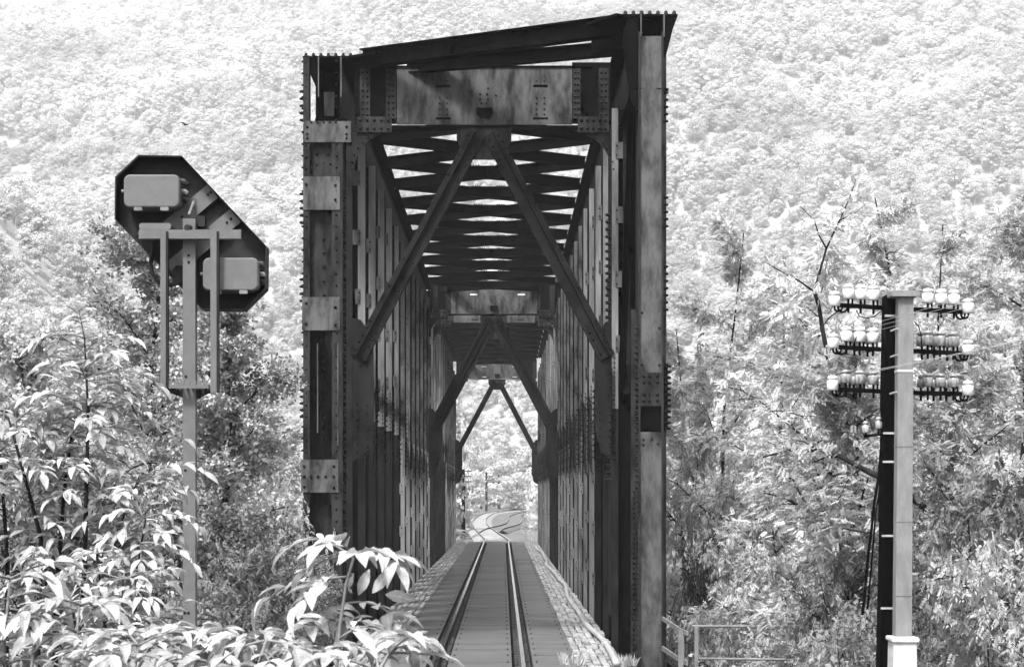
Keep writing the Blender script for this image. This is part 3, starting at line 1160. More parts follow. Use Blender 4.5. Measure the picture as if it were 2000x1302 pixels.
    MB().cbox(X(361), X(375), D - 0.215, D - 0.2, Z(468), Z(440), 0.006).build('clamp', 'signal_dark', po)
    MB().tube([(X(369), D - 0.22, Z(447)), (X(369), D - 0.3, Z(447))], 0.028, 8).build('clamp_bolt', 'signal_dark', po)
    X, Z = X0, Z0
    # little angle box and rod by the post head
    MB().cbox(X(385), X(404), D - 0.12, D - 0.02, Z(446), Z(425), 0.004).build('junction_box', 'signal_dark', t)
    MB().tube([(X(374), D - 0.15, Z(424)), (X(380), D - 0.05, Z(396))], 0.013, 7).build('stay_rod', 'galvanised', t)
    MB().box(X(369), X(383), D - 0.03, D - 0.012, Z(426), Z(388)).build('head_plate', 'signal_paint', t)
    # crossbar channel
    X = lambda px: (px - HX) * (D - 0.3) / F
    Z = lambda py: CZ + (HY - py) * (D - 0.3) / F
    b = MB()
    b.box(X(271), X(470.5), D - 0.3, D - 0.288, Z(466), Z(449))
    b.box(X(271), X(470.5), D - 0.288, D - 0.205, Z(450.5), Z(448))
    b.box(X(271), X(470.5), D - 0.288, D - 0.205, Z(466), Z(464))
    b.build('crossbar', 'signal_paint', t)
    MB().cbox(X(271), X(333), D - 0.28, D - 0.05, Z(447.5), Z(435), 0.015).build('terminal_box', 'signal_paint', t)
    MB().tube([(X(271), D - 0.2, Z(455)), (X(265), D - 0.2, Z(455))], 0.02, 8).build('cable_gland', 'signal_dark', t)
    # guard angles down to the platform
    for x0, x1 in ((314, 328.5), (411.5, 427.5)):
        b = MB()
        b.box(X(x0), X(x1) - 0.018, D - 0.32, D - 0.308, Z(766), Z(452))
        b.box(X(x1) - 0.018, X(x1), D - 0.312, D - 0.25, Z(766), Z(452), 1)  # side flange's shadow painted in with the dark material
        b.build('guard_angle', ('signal_paint', 'signal_dark'), t)
    # service platform with open grating
    zp0, zp1 = Z(758), Z(751)
    b = MB()
    b.box(X(323), X(407), D - 0.30, D - 0.285, zp0, zp1)
    b.box(X(323), X(407), D + 0.14, D + 0.155, zp0, zp1)
    b.box(X(323), X(325), D - 0.285, D + 0.14, zp0, zp1)
    b.box(X(405), X(407), D - 0.285, D + 0.14, zp0, zp1)
    pf = b.build('platform', 'signal_paint', t)
    for k in range(8):
        xx = X(328 + k * 10.6)
        o = MB().box(xx, xx + 0.022, D - 0.285, D + 0.14, zp1 - 0.02, zp1 - 0.005).build('grating_bar', 'signal_paint', pf)
    for k in range(7):
        x0 = 327 + k * 11.4
        MB().prism_xz([(X(x0), zp1 + 0.002), (X(x0 + 9.2), zp1 + 0.002), (X(x0 + 10.6), Z(742.5)), (X(x0 + 1.4), Z(742.5))], D - 0.298, D - 0.288).build('toe_slat', 'signal_paint', pf)
    b = MB()
    for xa in (323, 407):
        b.bar((X(xa), D - 0.1, zp0), (X(369), D - 0.14, zp0 - 0.075), 0.02, 0.05)
    b.prism_xz([(X(325), zp0 - 0.004), (X(405), zp0 - 0.004), (X(384), Z(776)), (X(354), Z(776))][::-1], D - 0.13, D - 0.1)
    b.build('platform_bracket', 'signal_dark', t)
    X, Z = X0, Z0
    # cables
    c1 = [(zx(362), zy(700)), (zx(352), zy(790)), (zx(345), zy(850)), (zx(352), zy(915)), (zx(385), zy(960)), (zx(430), zy(992)), (zx(480), zy(1000)), (zx(525), zy(990)), (zx(560), zy(970))]
    MB().tube([(X(a), D - 0.02, Z(b)) for a, b in c1], 0.02, 7).build('cable', 'signal_dark', t, smooth=True)
    c2 = [(zx(470), zy(890)), (zx(490), zy(930)), (zx(520), zy(962)), (zx(548), zy(985)), (zx(575), zy(1000))]
    MB().tube([(X(a), D - 0.05, Z(b)) for a, b in c2], 0.014, 7).build('cable', 'signal_dark', t, smooth=True)
    MB().lathe([(0.0, 0), (0.055, 0.0), (0.06, 0.02), (0.06, 0.14), (0.03, 0.17), (0, 0.17)], (X(352), D - 0.06, Z(558)), 12).build('cable_drum', 'signal_dark', t)


make_signal()

# ------------------------------------------------------------------ telegraph pole
def insulator_meshes():
    a = MB().lathe([(0.0, -0.004), (0.055, 0.0), (0.062, 0.004), (0.063, 0.095), (0.058, 0.104), (0.04, 0.107), (0.037, 0.112), (0.044, 0.12), (0.057, 0.126), (0.055, 0.142), (0.04, 0.155), (0.02, 0.16), (0.0, 0.161)], n=16).mesh('insulator', 'porcelain', smooth=True)
    b = MB().lathe([(0.0, -0.004), (0.043, 0.0), (0.048, 0.004), (0.046, 0.05), (0.042, 0.085), (0.027, 0.098), (0.025, 0.106), (0.037, 0.115), (0.037, 0.13), (0.022, 0.145), (0.0, 0.147)], n=14).mesh('insulator', 'porcelain', smooth=True)
    c, d = a.copy(), b.copy()
    c.materials[0] = M['porcelain_grey']
    d.materials[0] = M['porcelain_grey']
    return a, b, c, d


INS_BIG, INS_SMALL, INS_GREY, INS_SGREY = insulator_meshes()
wire_ends = []


def make_pole():
    D = 20.0
    s = F / D
    X = lambda px: (px - HX) / s
    Z = lambda py: CZ + (HY - py) / s
    gx = X(1758)
    gz = ground_z(gx, D)
    t = thing('telegraph_pole', 'double telegraph pole of pale concrete and black timber with three insulator arms', 'telegraph pole', (gx, D, gz))
    lean = lambda py: (py - 585) * -0.0105          # pixels to the left towards the ground
    def quadpost(b, x0t, x1t, x0b, x1b, py0, py1, y0, y1):
        v = []
        for y in (y0, y1):
            v += [(X(x0b), y, Z(py1)), (X(x1b), y, Z(py1)), (X(x1t), y, Z(py0)), (X(x0t), y, Z(py0))]
        b.add(v, [(0, 1, 2, 3), (7, 6, 5, 4), (0, 4, 5, 1), (1, 5, 6, 2), (2, 6, 7, 3), (3, 7, 4, 0)])
    yf = D - 0.1
    b = MB()
    segs = [(580, 725), (725, 870), (870, 1016), (1016, 1160), (1160, 1244)]
    def cx_(py): return 1766 - (py - 580) * 0.0075
    for i, (p0, p1) in enumerate(segs):
        w0, w1 = 14.5 + (p0 - 580) * 0.002, 14.5 + (p1 - 580) * 0.002
        quadpost(b, cx_(p0) - w0, cx_(p0) + w0, cx_(p1) - w1, cx_(p1) + w1, p0 + 0.6, p1 - 0.6, yf, yf + 0.16)
    cp = b.build('concrete_post', 'concrete', t)
    for p in (725, 870, 1016, 1160):
        b = MB()
        quadpost(b, cx_(p) - 15.5, cx_(p) + 15.5, cx_(p) - 15.5, cx_(p) + 15.5, p - 2.4, p + 2.4, yf - 0.004, yf + 0.164)
        b.build('joint_band', 'concrete_light' if p == 725 else 'concrete', cp)
    MB().cbox(X(1736), X(1789), yf - 0.05, yf + 0.4, Z(581), Z(570), 0.008).build('cap', 'concrete', cp)
    b = MB()
    def px_(py): return 1756 - (py - 580) * 0.013
    for p0, p1 in ((574, 800), (800, 1020), (1020, 1330)):
        quadpost(b, px_(p0) - 21.5, px_(p0) + 27, px_(p1) - 22.5 - (p1 - 580) * .003, px_(p1) + 30, p0, p1, yf + 0.19, yf + 0.42)
    bp = b.build('timber_post', 'tarred_wood', t)
    # bands tying the two posts
    for p in (615, 845, 901, 1046, 1188):
        b = MB()
        x0, x1 = px_(p) - 24.5, px_(p) + 31
        quadpost(b, x0, x1, x0, x1, p - 2, p + 2, yf + 0.178, yf + 0.19)
        b.build('band', 'band', t)
    for p in (645, 696, 768):
        MB().tube([(X(px_(p) - 12), yf + 0.18, Z(p)), (X(px_(p) - 5), yf + 0.02, Z(p - 2))], 0.01, 6).build('tie_bolt', 'band', t)
    # concrete socket
    b = MB()
    quadpost(b, 1738, 1782, 1730, 1788, 1243, 1640, yf - 0.1, yf + 0.3)
    so = b.build('socket', 'concrete_light', t)
    MB().cbox(X(1733), X(1787), yf - 0.12, yf + 0.32, Z(1250), Z(1241), 0.012).build('socket_lip', 'concrete_light', so)
    # arms
    ya = yf + 0.48
    X = lambda px: (px - HX) * ya / F
    Z = lambda py: CZ + (HY - py) * ya / F
    arms = [
        (601, (1640, 596), (1735, 602), (1784, 604), (1880, 609), [1657, 1681, 1706], [1812, 1838, 1863], 1629, 1890),
        (683, (1638, 678), (1735, 683), (1784, 683), (1878, 690), [1653, 1679, 1705], [1812, 1836, 1862], 1626, 1889),
        (765, (1638, 760), (1735, 765), (1784, 765), (1878, 769), [1652, 1680, 1706], [1812, 1837, 1862], 1625, 1889),
    ]
    for li, (py, a0, a1, c0, c1, ls, rs, eo, er) in enumerate(arms):
        b = MB()
        b.bar((X(a0[0]), ya, Z(a0[1])), (X(a1[0] + 26), ya, Z(a1[1] + 1)), 0.05, 0.042)
        b.bar((X(a1[0] + 26), ya, Z(a1[1] + 1)), (X(c1[0]), ya, Z(c1[1])), 0.05, 0.042)
        arm = b.build('crossarm', 'iron', t)
        def armz(px):
            if px < 1760:
                f = (px - a0[0]) / (a1[0] + 26 - a0[0])
                return a0[1] + f * (a1[1] + 1 - a0[1])
            f = (px - 1761) / (c1[0] - 1761)
            return a1[1] + 1 + f * (c1[1] - a1[1] - 1)
        spots = [(p, 0) for p in ls + rs]
        if li == 1:
            spots += [(p - 5, 0.16) for p in ls[1:] + rs]
        if li == 2:
            spots += [(p - 7, 0.16) for p in ls[:2] + rs]
        for p, dy in spots:
            z0 = Z(armz(p)) + 0.02
            lift = 0.05 if li == 0 else 0.045
            me = INS_BIG if li < 1 or (li == 1 and p < 1760 and dy == 0) else (INS_SGREY if li == 2 and dy > 0 else INS_GREY)
            sc = 0.93 if li < 2 else 0.86
            o = inst('insulator', me, (X(p), ya + dy, z0 + lift), t, rot=(0, 0, random.random()), scale=sc)
            MB().tube([(X(p), ya + dy, z0 - 0.09), (X(p), ya + dy, z0 + lift + 0.03)], 0.012, 6).build('pin', 'iron', t)
            if dy:
                MB().bar((X(p), ya, z0 - 0.03), (X(p), ya + dy, z0 - 0.03), 0.03, 0.03).build('pin_bracket', 'iron', t)
            else:
                MB().tube([(X(p) + 0.04, ya, z0 - 0.02), (X(p) + 0.04, ya, z0 + lift + 0.01)], 0.01, 6).build('pin', 'iron', t)
            wire_ends.append(Vector((X(p), ya + dy, z0 + lift + 0.11)))
        # hooked outer insulators
        for p, sg, endp in ((eo, -1, a0), (er, 1, c1)):
            zb_ = Z(endp[1] - (2 if sg < 0 else 1)) - 0.02
            inst('insulator', INS_BIG, (X(p), ya - 0.03, zb_), t, rot=(0, 0, 0.4), scale=0.92)
            for k, off in enumerate((0.0, 0.05)):
                ex = X(endp[0]) - sg * (0.02 + off)
                cxm = X(p) - sg * off * 0.7
                mid = (ex + cxm) / 2
                rr = abs(ex - cxm) / 2
                pts = [(ex, ya, Z(endp[1]))]
                for q in range(7):
                    a = math.pi * q / 6
                    pts.append((mid + (ex - cxm) / 2 * math.cos(a), ya - 0.03, zb_ - 0.02 - rr * 0.9 * math.sin(a)))
                pts.append((cxm, ya - 0.03, zb_ + 0.02))
                MB().tube(pts, 0.011, 6).build('hook', 'iron', t)
            wire_ends.append(Vector((X(p), ya - 0.03, zb_ + 0.11)))
    # low bracket with small insulators, loose jumper wires and climbing cable
    b = MB()
    b.bar((X(1680), ya - 0.2, Z(853)), (X(1740), ya - 0.2, Z(846)), 0.03, 0.025)
    b.build('low_bracket', 'iron', t)
    for p, py in ((1684, 846), (1709, 838), (1678, 805)):
        if py > 810:
            inst('insulator', INS_SGREY, (X(p), ya - 0.2, Z(py) - 0.0), t, scale=0.8)
            MB().tube([(X(p), ya - 0.2, Z(py + 10)), (X(p), ya - 0.2, Z(py - 4))], 0.011, 6).build('pin', 'iron', t)
    for pts in ([(1671, 606), (1677, 618), (1690, 622), (1706, 619), (1722, 606)], [(1784, 628), (1792, 637), (1797, 652), (1799, 680)], [(1663, 683), (1668, 668), (1673, 655)], [(1722, 676), (1729, 668), (1732, 660)], [(1640, 604), (1630, 612), (1617, 622), (1608, 635)]):
        MB().tube([(X(a), ya - 0.04, Z(c)) for a, c in pts], 0.006, 5).build('jumper', 'iron', t)
    pts = [(1724, 850), (1718, 880), (1714, 930), (1706, 980), (1701, 1030), (1694, 1090), (1690, 1140), (1684, 1200)]
    MB().tube([(X(a), D + 0.3 + 0.01 * k, Z(c)) for k, (a, c) in enumerate(pts)], 0.014, 6).build('hanging_cable', 'iron', t)
    pts = [(1727, 850), (1722, 900), (1721, 950), (1712, 1000), (1708, 1060), (1703, 1120), (1697, 1190)]
    MB().tube([(X(a), D + 0.4 + 0.01 * k, Z(c)) for k, (a, c) in enumerate(pts)], 0.01, 6).build('hanging_cable', 'iron', t)
    return t


make_pole()

# wires: past the pole towards the next one by the camera and away along the valley
def wire(a, b, sag, name='telegraph_wire', label='thin pale telegraph wire strung from the double telegraph pole', r=0.0016, grp='telegraph wires'):
    n = 14
    pts = []
    for i in range(n + 1):
        t_ = i / n
        p = a.lerp(b, t_)
        p.z -= sag * 4 * t_ * (1 - t_)
        pts.append(p)
    o = MB().tube(pts, r, 5).build(name, 'wire')
    tag(o, label, 'wire', grp)


for i, e in enumerate(wire_ends):
    if i % 2 == 0:
        wire(e, Vector((e.x + 2.1 + (e.x - 3.9) * 0.05, 3.0, e.z + 0.35)), 0.12)
for i, e in enumerate(wire_ends):
    if i in (9, 13, 18, 22):
        wire(e, Vector((e.x + 9, 70, e.z - 0.4)), 0.35, label='thin pale telegraph wire running away from the pole into the trees', grp='telegraph wires into the trees')

# ------------------------------------------------------------------ railing right of the bridge
def make_railing():
    D = 31.0
    P = lambda px, py, dd=D: at(px, py, dd)
    t = thing('railing', 'pale tubular railing beside the right end of the bridge', 'railing', (P(1360, 1290).x, D, ground_z(P(1360, 1290).x, D)))
    MB().tube([P(1352, 1222), P(1700, 1224)], 0.023, 8).build('top_rail', 'galvanised', t, smooth=True)
    MB().tube([P(1362, 1285), P(1700, 1289)], 0.018, 8).build('middle_rail', 'galvanised', t, smooth=True)
    gzp = ground_z(P(1360, 1290).x, D)
    a = P(1360, 1223)
    MB().box(a.x - 0.028, a.x + 0.028, D - 0.035, D + 0.035, gzp - 0.2, a.z).build('post', 'galvanised', t)
    a = P(1560, 1223)
    MB().box(a.x - 0.028, a.x + 0.028, D - 0.035, D + 0.035, ground_z(a.x, D) - 0.2, a.z).build('post', 'galvanised', t)
    a = P(1330, 1233, 32.5)
    MB().box(a.x - 0.045, a.x + 0.045, 32.46, 32.54, gzp - 0.2, a.z + 0.02).build('post', 'galvanised', t)
    for dz, nm in ((0, 'top_rail'), (58, 'middle_rail')):
        pts = [P(1294, 1207 + dz, 36.0), P(1312, 1219 + dz, 34.5), P(1330, 1231 + dz, 32.9), P(1342, 1236 + dz, 32.0)]
        b = MB()
        for p, q in zip(pts, pts[1:]):
            b.bar(p, q, 0.03, 0.07 if dz == 0 else 0.08)
        b.build(nm, 'galvanised', t)


make_railing()


# ------------------------------------------------------------------ vegetation helpers
def np_mesh(name, V, Q, m):
    me = bpy.data.meshes.new(name)
    V = np.asarray(V, dtype=np.float32)
    Q = np.asarray(Q, dtype=np.int32)
    me.vertices.add(len(V))
    me.vertices.foreach_set('co', V.ravel())
    k = Q.shape[1]
    me.loops.add(Q.size)
    me.loops.foreach_set('vertex_index', Q.ravel())
    me.polygons.add(len(Q))
    me.polygons.foreach_set('loop_start', np.arange(0, Q.size, k, dtype=np.int32))
    me.polygons.foreach_set('loop_total', np.full(len(Q), k, dtype=np.int32))
    me.materials.append(M[m])
    me.update(calc_edges=True)
    me.validate()
    return me


def scatter(TV, TQ, P, FR, S):
    """template verts/quads placed at P with frames FR (columns x, y, z) and scale S"""
    V = np.einsum('sij,mj->smi', FR, TV) * S[:, None, None] + P[:, None, :]
    n = len(TV)
    Q = TQ[None, :, :] + (np.arange(len(P)) * n)[:, None, None]
    return V.reshape(-1, 3), Q.reshape(-1, TQ.shape[1])


def frames(rng, D, upmix=1.0, jit=0.5):
    """frame whose y axis follows D and whose z axis is roughly up"""
    n = len(D)
    Y = D + rng.normal(0, 0.25, (n, 3))
    Y /= np.linalg.norm(Y, axis=1)[:, None]
    U = np.tile(np.array([0, 0, upmix]), (n, 1)) + rng.normal(0, jit, (n, 3))
    X = np.cross(Y, U)
    X /= np.linalg.norm(X, axis=1)[:, None] + 1e-9
    Z = np.cross(X, Y)
    return np.stack([X, Y, Z], axis=2)


def pinnate(pairs, ll, lw, droop=0.25):
    """compound leaf, 1 long along y: kite-shaped leaflets in pairs and one at the tip"""
    V, Q = [], []
    def leaflet(b, d, l, w):
        d = Vector(d).normalized()
        s = d.cross(Vector((0, 0, 1))).normalized()
        b = Vector(b)
        o = len(V)
        V.extend([b, b + d * l * 0.45 + s * w / 2 + Vector((0, 0, .02)), b + d * l + Vector((0, 0, -0.12 * l)), b + d * l * 0.45 - s * w / 2 + Vector((0, 0, .02))])
        Q.append((o, o + 1, o + 2, o + 3))
    for i in range(pairs):
        t = 0.22 + 0.72 * i / pairs
        z = -droop * t * t
        for s in (-1, 1):
            leaflet((0, t, z), (s, 0.55, -0.25), ll * (1 - 0.25 * abs(t - 0.5)), lw)
    leaflet((0, 0.95, -droop * 0.9), (0, 1, -0.5), ll, lw)
    return np.array([tuple(v) for v in V]), np.array(Q)


def simple_twig(n, ll, lw):
    V, Q = [], []
    rr = random.Random(3)
    for i in range(n):
        t = i / n
        a = i * 2.4
        d = Vector((math.cos(a), 0.4, math.sin(a) * 0.5 - 0.3)).normalized()
        s = d.cross(Vector((rr.uniform(-.6, .6), rr.uniform(-.6, .6), 1))).normalized()
        b = Vector((0, t, -0.15 * t * t))
        o = len(V)
        V.extend([b, b + d * ll * 0.4 + s * lw / 2, b + d * ll, b + d * ll * 0.4 - s * lw / 2])
        Q.append((o, o + 1, o + 2, o + 3))
    return np.array([tuple(v) for v in V]), np.array(Q)


PIN_FINE = pinnate(5, 0.34, 0.15)
PIN_WIDE = pinnate(4, 0.42, 0.2, 0.4)
TWIG = simple_twig(8, 0.34, 0.26)


def skeleton(rng, height, spread, limbs=16, z0=0.22, up=0.55, lean=(0, 0), trunk_r=0.09, stems=1, top=0.25, prof_pow=0.7):
    """branches [(points, radii)] and leaf anchors (positions, directions), base at the origin"""
    br, AP, AD = [], [], []
    for st in range(stems):
        sa = rng.uniform(0, 6.28)
        so = 0.0 if stems == 1 else 0.28
        ln = np.array([lean[0] + math.cos(sa) * so * spread / height * 1.6, lean[1] + math.sin(sa) * so * spread / height * 1.6])
        hh = height * (1 if st == 0 else rng.uniform(0.7, 0.98))
        n = 9
        tp = []
        wob = rng.normal(0, 0.02 * height, (n, 2)).cumsum(0) * 0.5
        for i in range(n):
            t = i / (n - 1)
            tp.append(np.array([ln[0] * hh * t + wob[i, 0] * t, ln[1] * hh * t + wob[i, 1] * t, hh * t]))
        tr = [trunk_r * (1 - 0.85 * i / (n - 1)) for i in range(n)]
        br.append((tp, tr))
        nl = max(5, limbs // stems)
        az = rng.uniform(0, 6.28)
        for k in range(nl):
            t = z0 + (0.97 - z0) * (k + rng.uniform(0, 0.8)) / nl
            az += 2.4 + rng.normal(0, 0.3)
            f = t * (n - 1)
            i0 = min(int(f), n - 2)
            p = tp[i0] + (tp[i0 + 1] - tp[i0]) * (f - i0)
            pr = (1 - abs((t - z0) / (1 - z0) - 0.38) * 1.25)
            Lb = spread * max(top, max(pr, 0.05) ** prof_pow) * rng.uniform(0.75, 1.15)
            d = np.array([math.cos(az), math.sin(az), up + rng.uniform(-0.25, 0.35) + 0.5 * t])
            d /= np.linalg.norm(d)
            pts = [p]
            q = p.copy()
            dd = d.copy()
            m = 6
            for j in range(m):
                dd = dd + rng.normal(0, 0.1, 3) + np.array([0, 0, 0.05 - 0.045 * j])
                dd /= np.linalg.norm(dd)
                q = q + dd * Lb / m
                pts.append(q.copy())
            rb = trunk_r * (1 - 0.8 * t) * 0.55
            br.append((pts, [max(0.006, rb * (1 - 0.85 * j / m)) for j in range(m + 1)]))
            # side twigs
            for j in range(1, m + 1):
                for c in range(2):
                    a2 = rng.uniform(0, 6.28)
                    e = dd * 0.5 + np.array([math.cos(a2), math.sin(a2), rng.uniform(-0.15, 0.55)])
                    e /= np.linalg.norm(e)
                    Ls = Lb * rng.uniform(0.16, 0.34)
                    pp = pts[j]
                    e2 = pp + e * Ls * 0.5 + np.array([0, 0, 0.02 * Ls])
                    e3 = pp + e * Ls + np.array([0, 0, -0.08 * Ls])
                    br.append(([pp, e2, e3], [max(0.005, rb * 0.3), 0.006, 0.004]))
                    for u in np.linspace(0.25, 1.0, 5):
                        AP.append(pp + (e3 - pp) * u)
                        AD.append(e)
            for u in np.linspace(0.3, 1, 7):
                jf = u * m
                j0 = min(int(jf), m - 1)
                AP.append(pts[j0] + (pts[j0 + 1] - pts[j0]) * (jf - j0))
                AD.append(dd)
        for u in np.linspace(0.6, 1.0, 26):
            f = u * (n - 1)
            i0 = min(int(f), n - 2)
            a3 = rng.uniform(0, 6.28)
            AP.append(tp[i0] + (tp[i0 + 1] - tp[i0]) * (f - i0))
            AD.append(np.array([math.cos(a3), math.sin(a3), 0.5]))
    return br, np.array(AP), np.array(AD)


def branch_mesh(br, m='bark', sides=5):
    b = MB()
    for pts, rad in br:
        b.tube(pts, rad, sides if rad[0] > 0.02 else 4, cap=False)
    return b.mesh('trunk', m, smooth=True)


def crown_mesh(rng, AP, AD, n, size, tmpl, m, jit=0.45, spreadj=0.1):
    idx = rng.integers(0, len(AP), n)
    P = AP[idx] + rng.normal(0, spreadj, (n, 3))
    D = AD[idx] * np.array([1, 1, 0.4]) + rng.normal(0, 0.55, (n, 3))
    D[:, 2] -= 0.1
    FR = frames(rng, D, 1.0, jit)
    S = rng.uniform(0.7, 1.25, n) * size
    V, Q = scatter(tmpl[0], tmpl[1], P, FR, S)
    return np_mesh('crown', V, Q, m)


def make_tree(name, label, cat, base, trunk_me, crown_me, group=None, rz=0.0, sc=1.0, crown='crown', trunk='trunk'):
    t = thing(name, label, cat, base, group)
    t.rotation_euler = (0, 0, rz)
    t.scale = (sc, sc, sc) if not hasattr(sc, '__len__') else sc
    for nm, me in ((trunk, trunk_me), (crown, crown_me)):
        o = bpy.data.objects.new(nm, me)
        col.objects.link(o)
        o.parent = t
        if nm in ('crown', 'foliage'):
            o['kind'] = 'stuff'
    return t


def own_tree(name, label, px, pytop, D, spread, seed, n=2600, size=0.24, tmpl=PIN_FINE, m='leaf_tree', group=None, cat='tree', extra=None, **kw):
    rng = np.random.default_rng(seed)
    top = at(px, pytop, D)
    gz = ground_z(top.x, D)
    h = top.z - gz
    br, AP, AD = skeleton(rng, h, spread, **kw)
    if extra:
        for pts, rad in extra:
            br.append(([np.array(p) - np.array((top.x, D, gz)) for p in pts], rad))
        A2, D2 = [], []
        for pts, rad in extra:
            for a, b in zip(pts, pts[1:]):
                for u in np.linspace(0, 1, 5):
                    q = np.array(a) * (1 - u) + np.array(b) * u - np.array((top.x, D, gz))
                    if rad[0] < 0.03:
                        A2.append(q + rng.normal(0, 0.08, 3))
                        D2.append(rng.normal(0, 1, 3))
        AP = np.concatenate([AP, np.array(A2)])
        AD = np.concatenate([AD, np.array(D2)])
    return make_tree(name, label, cat, (top.x, D, gz), branch_mesh(br), crown_mesh(rng, AP, AD, n, size, tmpl, m), group)


# ------------------------------------------------------------------ trees right of the bridge
RG = 'locust trees right of the bridge'
ex = []
def exb(pts, r0, r1):
    P = [tuple(at(a, b, c)) for a, b, c in pts]
    ex.append((P, list(np.linspace(r0, r1, len(P)))))
exb([(1622, 720, 26.6), (1606, 640, 26.6), (1600, 600, 26.6), (1591, 570, 26.6)], 0.034, 0.024)
exb([(1591, 570, 26.6), (1604, 520, 26.6), (1614, 485, 26.6), (1640, 430, 26.6), (1660, 385, 26.6), (1672, 350, 26.6)], 0.02, 0.005)
exb([(1591, 570, 26.6), (1560, 548, 26.5), (1525, 530, 26.4), (1495, 512, 26.3)], 0.016, 0.005)
exb([(1614, 485, 26.6), (1600, 460, 26.7), (1590, 430, 26.8), (1560, 400, 26.9)], 0.013, 0.004)
exb([(1640, 430, 26.6), (1668, 418, 26.5), (1690, 400, 26.4)], 0.009, 0.003)
exb([(1545, 540, 26.5), (1530, 510, 26.4), (1528, 490, 26.4)], 0.009, 0.003)
exb([(1618, 1000, 30), (1630, 860, 28.4), (1622, 720, 26.6)], 0.045, 0.034)
ex1, ex = ex, []
exb([(1850, 1080, 27), (1805, 990, 25.5), (1750, 945, 24)], 0.05, 0.046)
exb([(1750, 945, 24), (1712, 928, 24.3), (1680, 912, 24.4), (1640, 890, 24.5), (1600, 880, 24.6), (1545, 878, 24.8), (1490, 892, 25)], 0.046, 0.01)
exb([(1640, 890, 24.5), (1612, 893, 24.4), (1585, 903, 24.4)], 0.02, 0.006)
exb([(1680, 912, 24.4), (1655, 940, 24.3), (1640, 970, 24.2), (1620, 1000, 24.2)], 0.013, 0.004)
exb([(1600, 880, 24.6), (1570, 862, 24.6), (1530, 855, 24.6)], 0.013, 0.004)
exb([(1760, 1050, 23.6), (1700, 1040, 23.8), (1650, 1032, 24), (1600, 1030, 24)], 0.015, 0.004)
ex2 = ex
own_tree('locust_tree', 'tall locust tree with dark forked branch left of the telegraph pole', 1618, 500, 30.0, 1.9, 11, n=4600, limbs=20, z0=0.3, size=0.155, m='leaf_pale', extra=ex1, group=RG, trunk_r=0.08)
own_tree('locust_tree', 'pale locust tree whose crown brushes the right end of the bridge', 1405, 450, 45.0, 2.0, 12, n=6000, limbs=20, z0=0.25, size=0.17, m='leaf_pale', group=RG)
own_tree('locust_tree', 'slender locust tree rising straight behind the telegraph pole', 1775, 375, 40.0, 1.7, 13, n=4600, limbs=18, z0=0.25, size=0.165, m='leaf_pale', group=RG)
own_tree('locust_tree', 'feathery locust tree top just right of the pole insulators', 1850, 440, 44.0, 1.8, 14, n=4600, limbs=17, z0=0.25, size=0.165, m='leaf_pale', group=RG)
own_tree('locust_tree', 'dark-branched locust tree cut by the right edge of the picture', 1975, 400, 33.0, 1.7, 15, n=4000, limbs=18, z0=0.25, size=0.155, group=RG, trunk_r=0.12)
own_tree('locust_tree', 'broad locust tree between the bridge and the forked tree', 1525, 560, 40.0, 1.9, 16, n=7500, limbs=22, z0=0.12, size=0.155, m='leaf_pale', group=RG)
own_tree('locust_tree', 'low spreading locust tree directly left of the pole shaft', 1660, 700, 26.0, 1.6, 17, n=6500, limbs=20, z0=0.1, size=0.145, group=RG)
own_tree('locust_tree', 'dense locust tree standing right behind the black pole half', 1850, 690, 27.0, 1.7, 18, extra=ex2, n=6500, limbs=20, z0=0.1, size=0.145, group=RG)
own_tree('locust_tree', 'locust tree filling the gap beside the right end post', 1345, 640, 52.0, 2.2, 19, n=6000, limbs=20, z0=0.1, m='leaf_pale', group=RG, size=0.22)

# shrubs: a few shared shapes placed again and again
shrub_vars = []
for i in range(4):
    rng = np.random.default_rng(100 + i)
    br, AP, AD = skeleton(rng, 2.6, 1.35, limbs=22, z0=0.05, stems=3, trunk_r=0.035, up=0.35, top=0.4)
    shrub_vars.append((branch_mesh(br), crown_mesh(rng, AP, AD, 3400, 0.13, (PIN_WIDE, TWIG, PIN_FINE, PIN_WIDE)[i], 'leaf_tree', jit=0.5, spreadj=0.12)))
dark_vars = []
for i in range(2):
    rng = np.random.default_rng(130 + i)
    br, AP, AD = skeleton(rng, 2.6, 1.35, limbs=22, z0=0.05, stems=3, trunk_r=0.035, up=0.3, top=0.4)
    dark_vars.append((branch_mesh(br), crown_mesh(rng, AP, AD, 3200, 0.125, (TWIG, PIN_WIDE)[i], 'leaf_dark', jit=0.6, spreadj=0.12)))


def shrub(px, pytop, D, label, var, seed, group, wide=1.0):
    top = at(px, pytop, D)
    gz = ground_z(top.x, D)
    h = max(0.6, top.z - gz)
    k = h / 2.6
    tv = shrub_vars[var] if var >= 0 else dark_vars[-var - 1]
    make_tree('leafy_shrub', label, 'shrub', (top.x, D, gz - 0.05), tv[0], tv[1], group, rz=seed * 1.7, sc=(min(k, 1.15) * wide, min(k, 1.15) * wide, k), crown='foliage', trunk='stem')


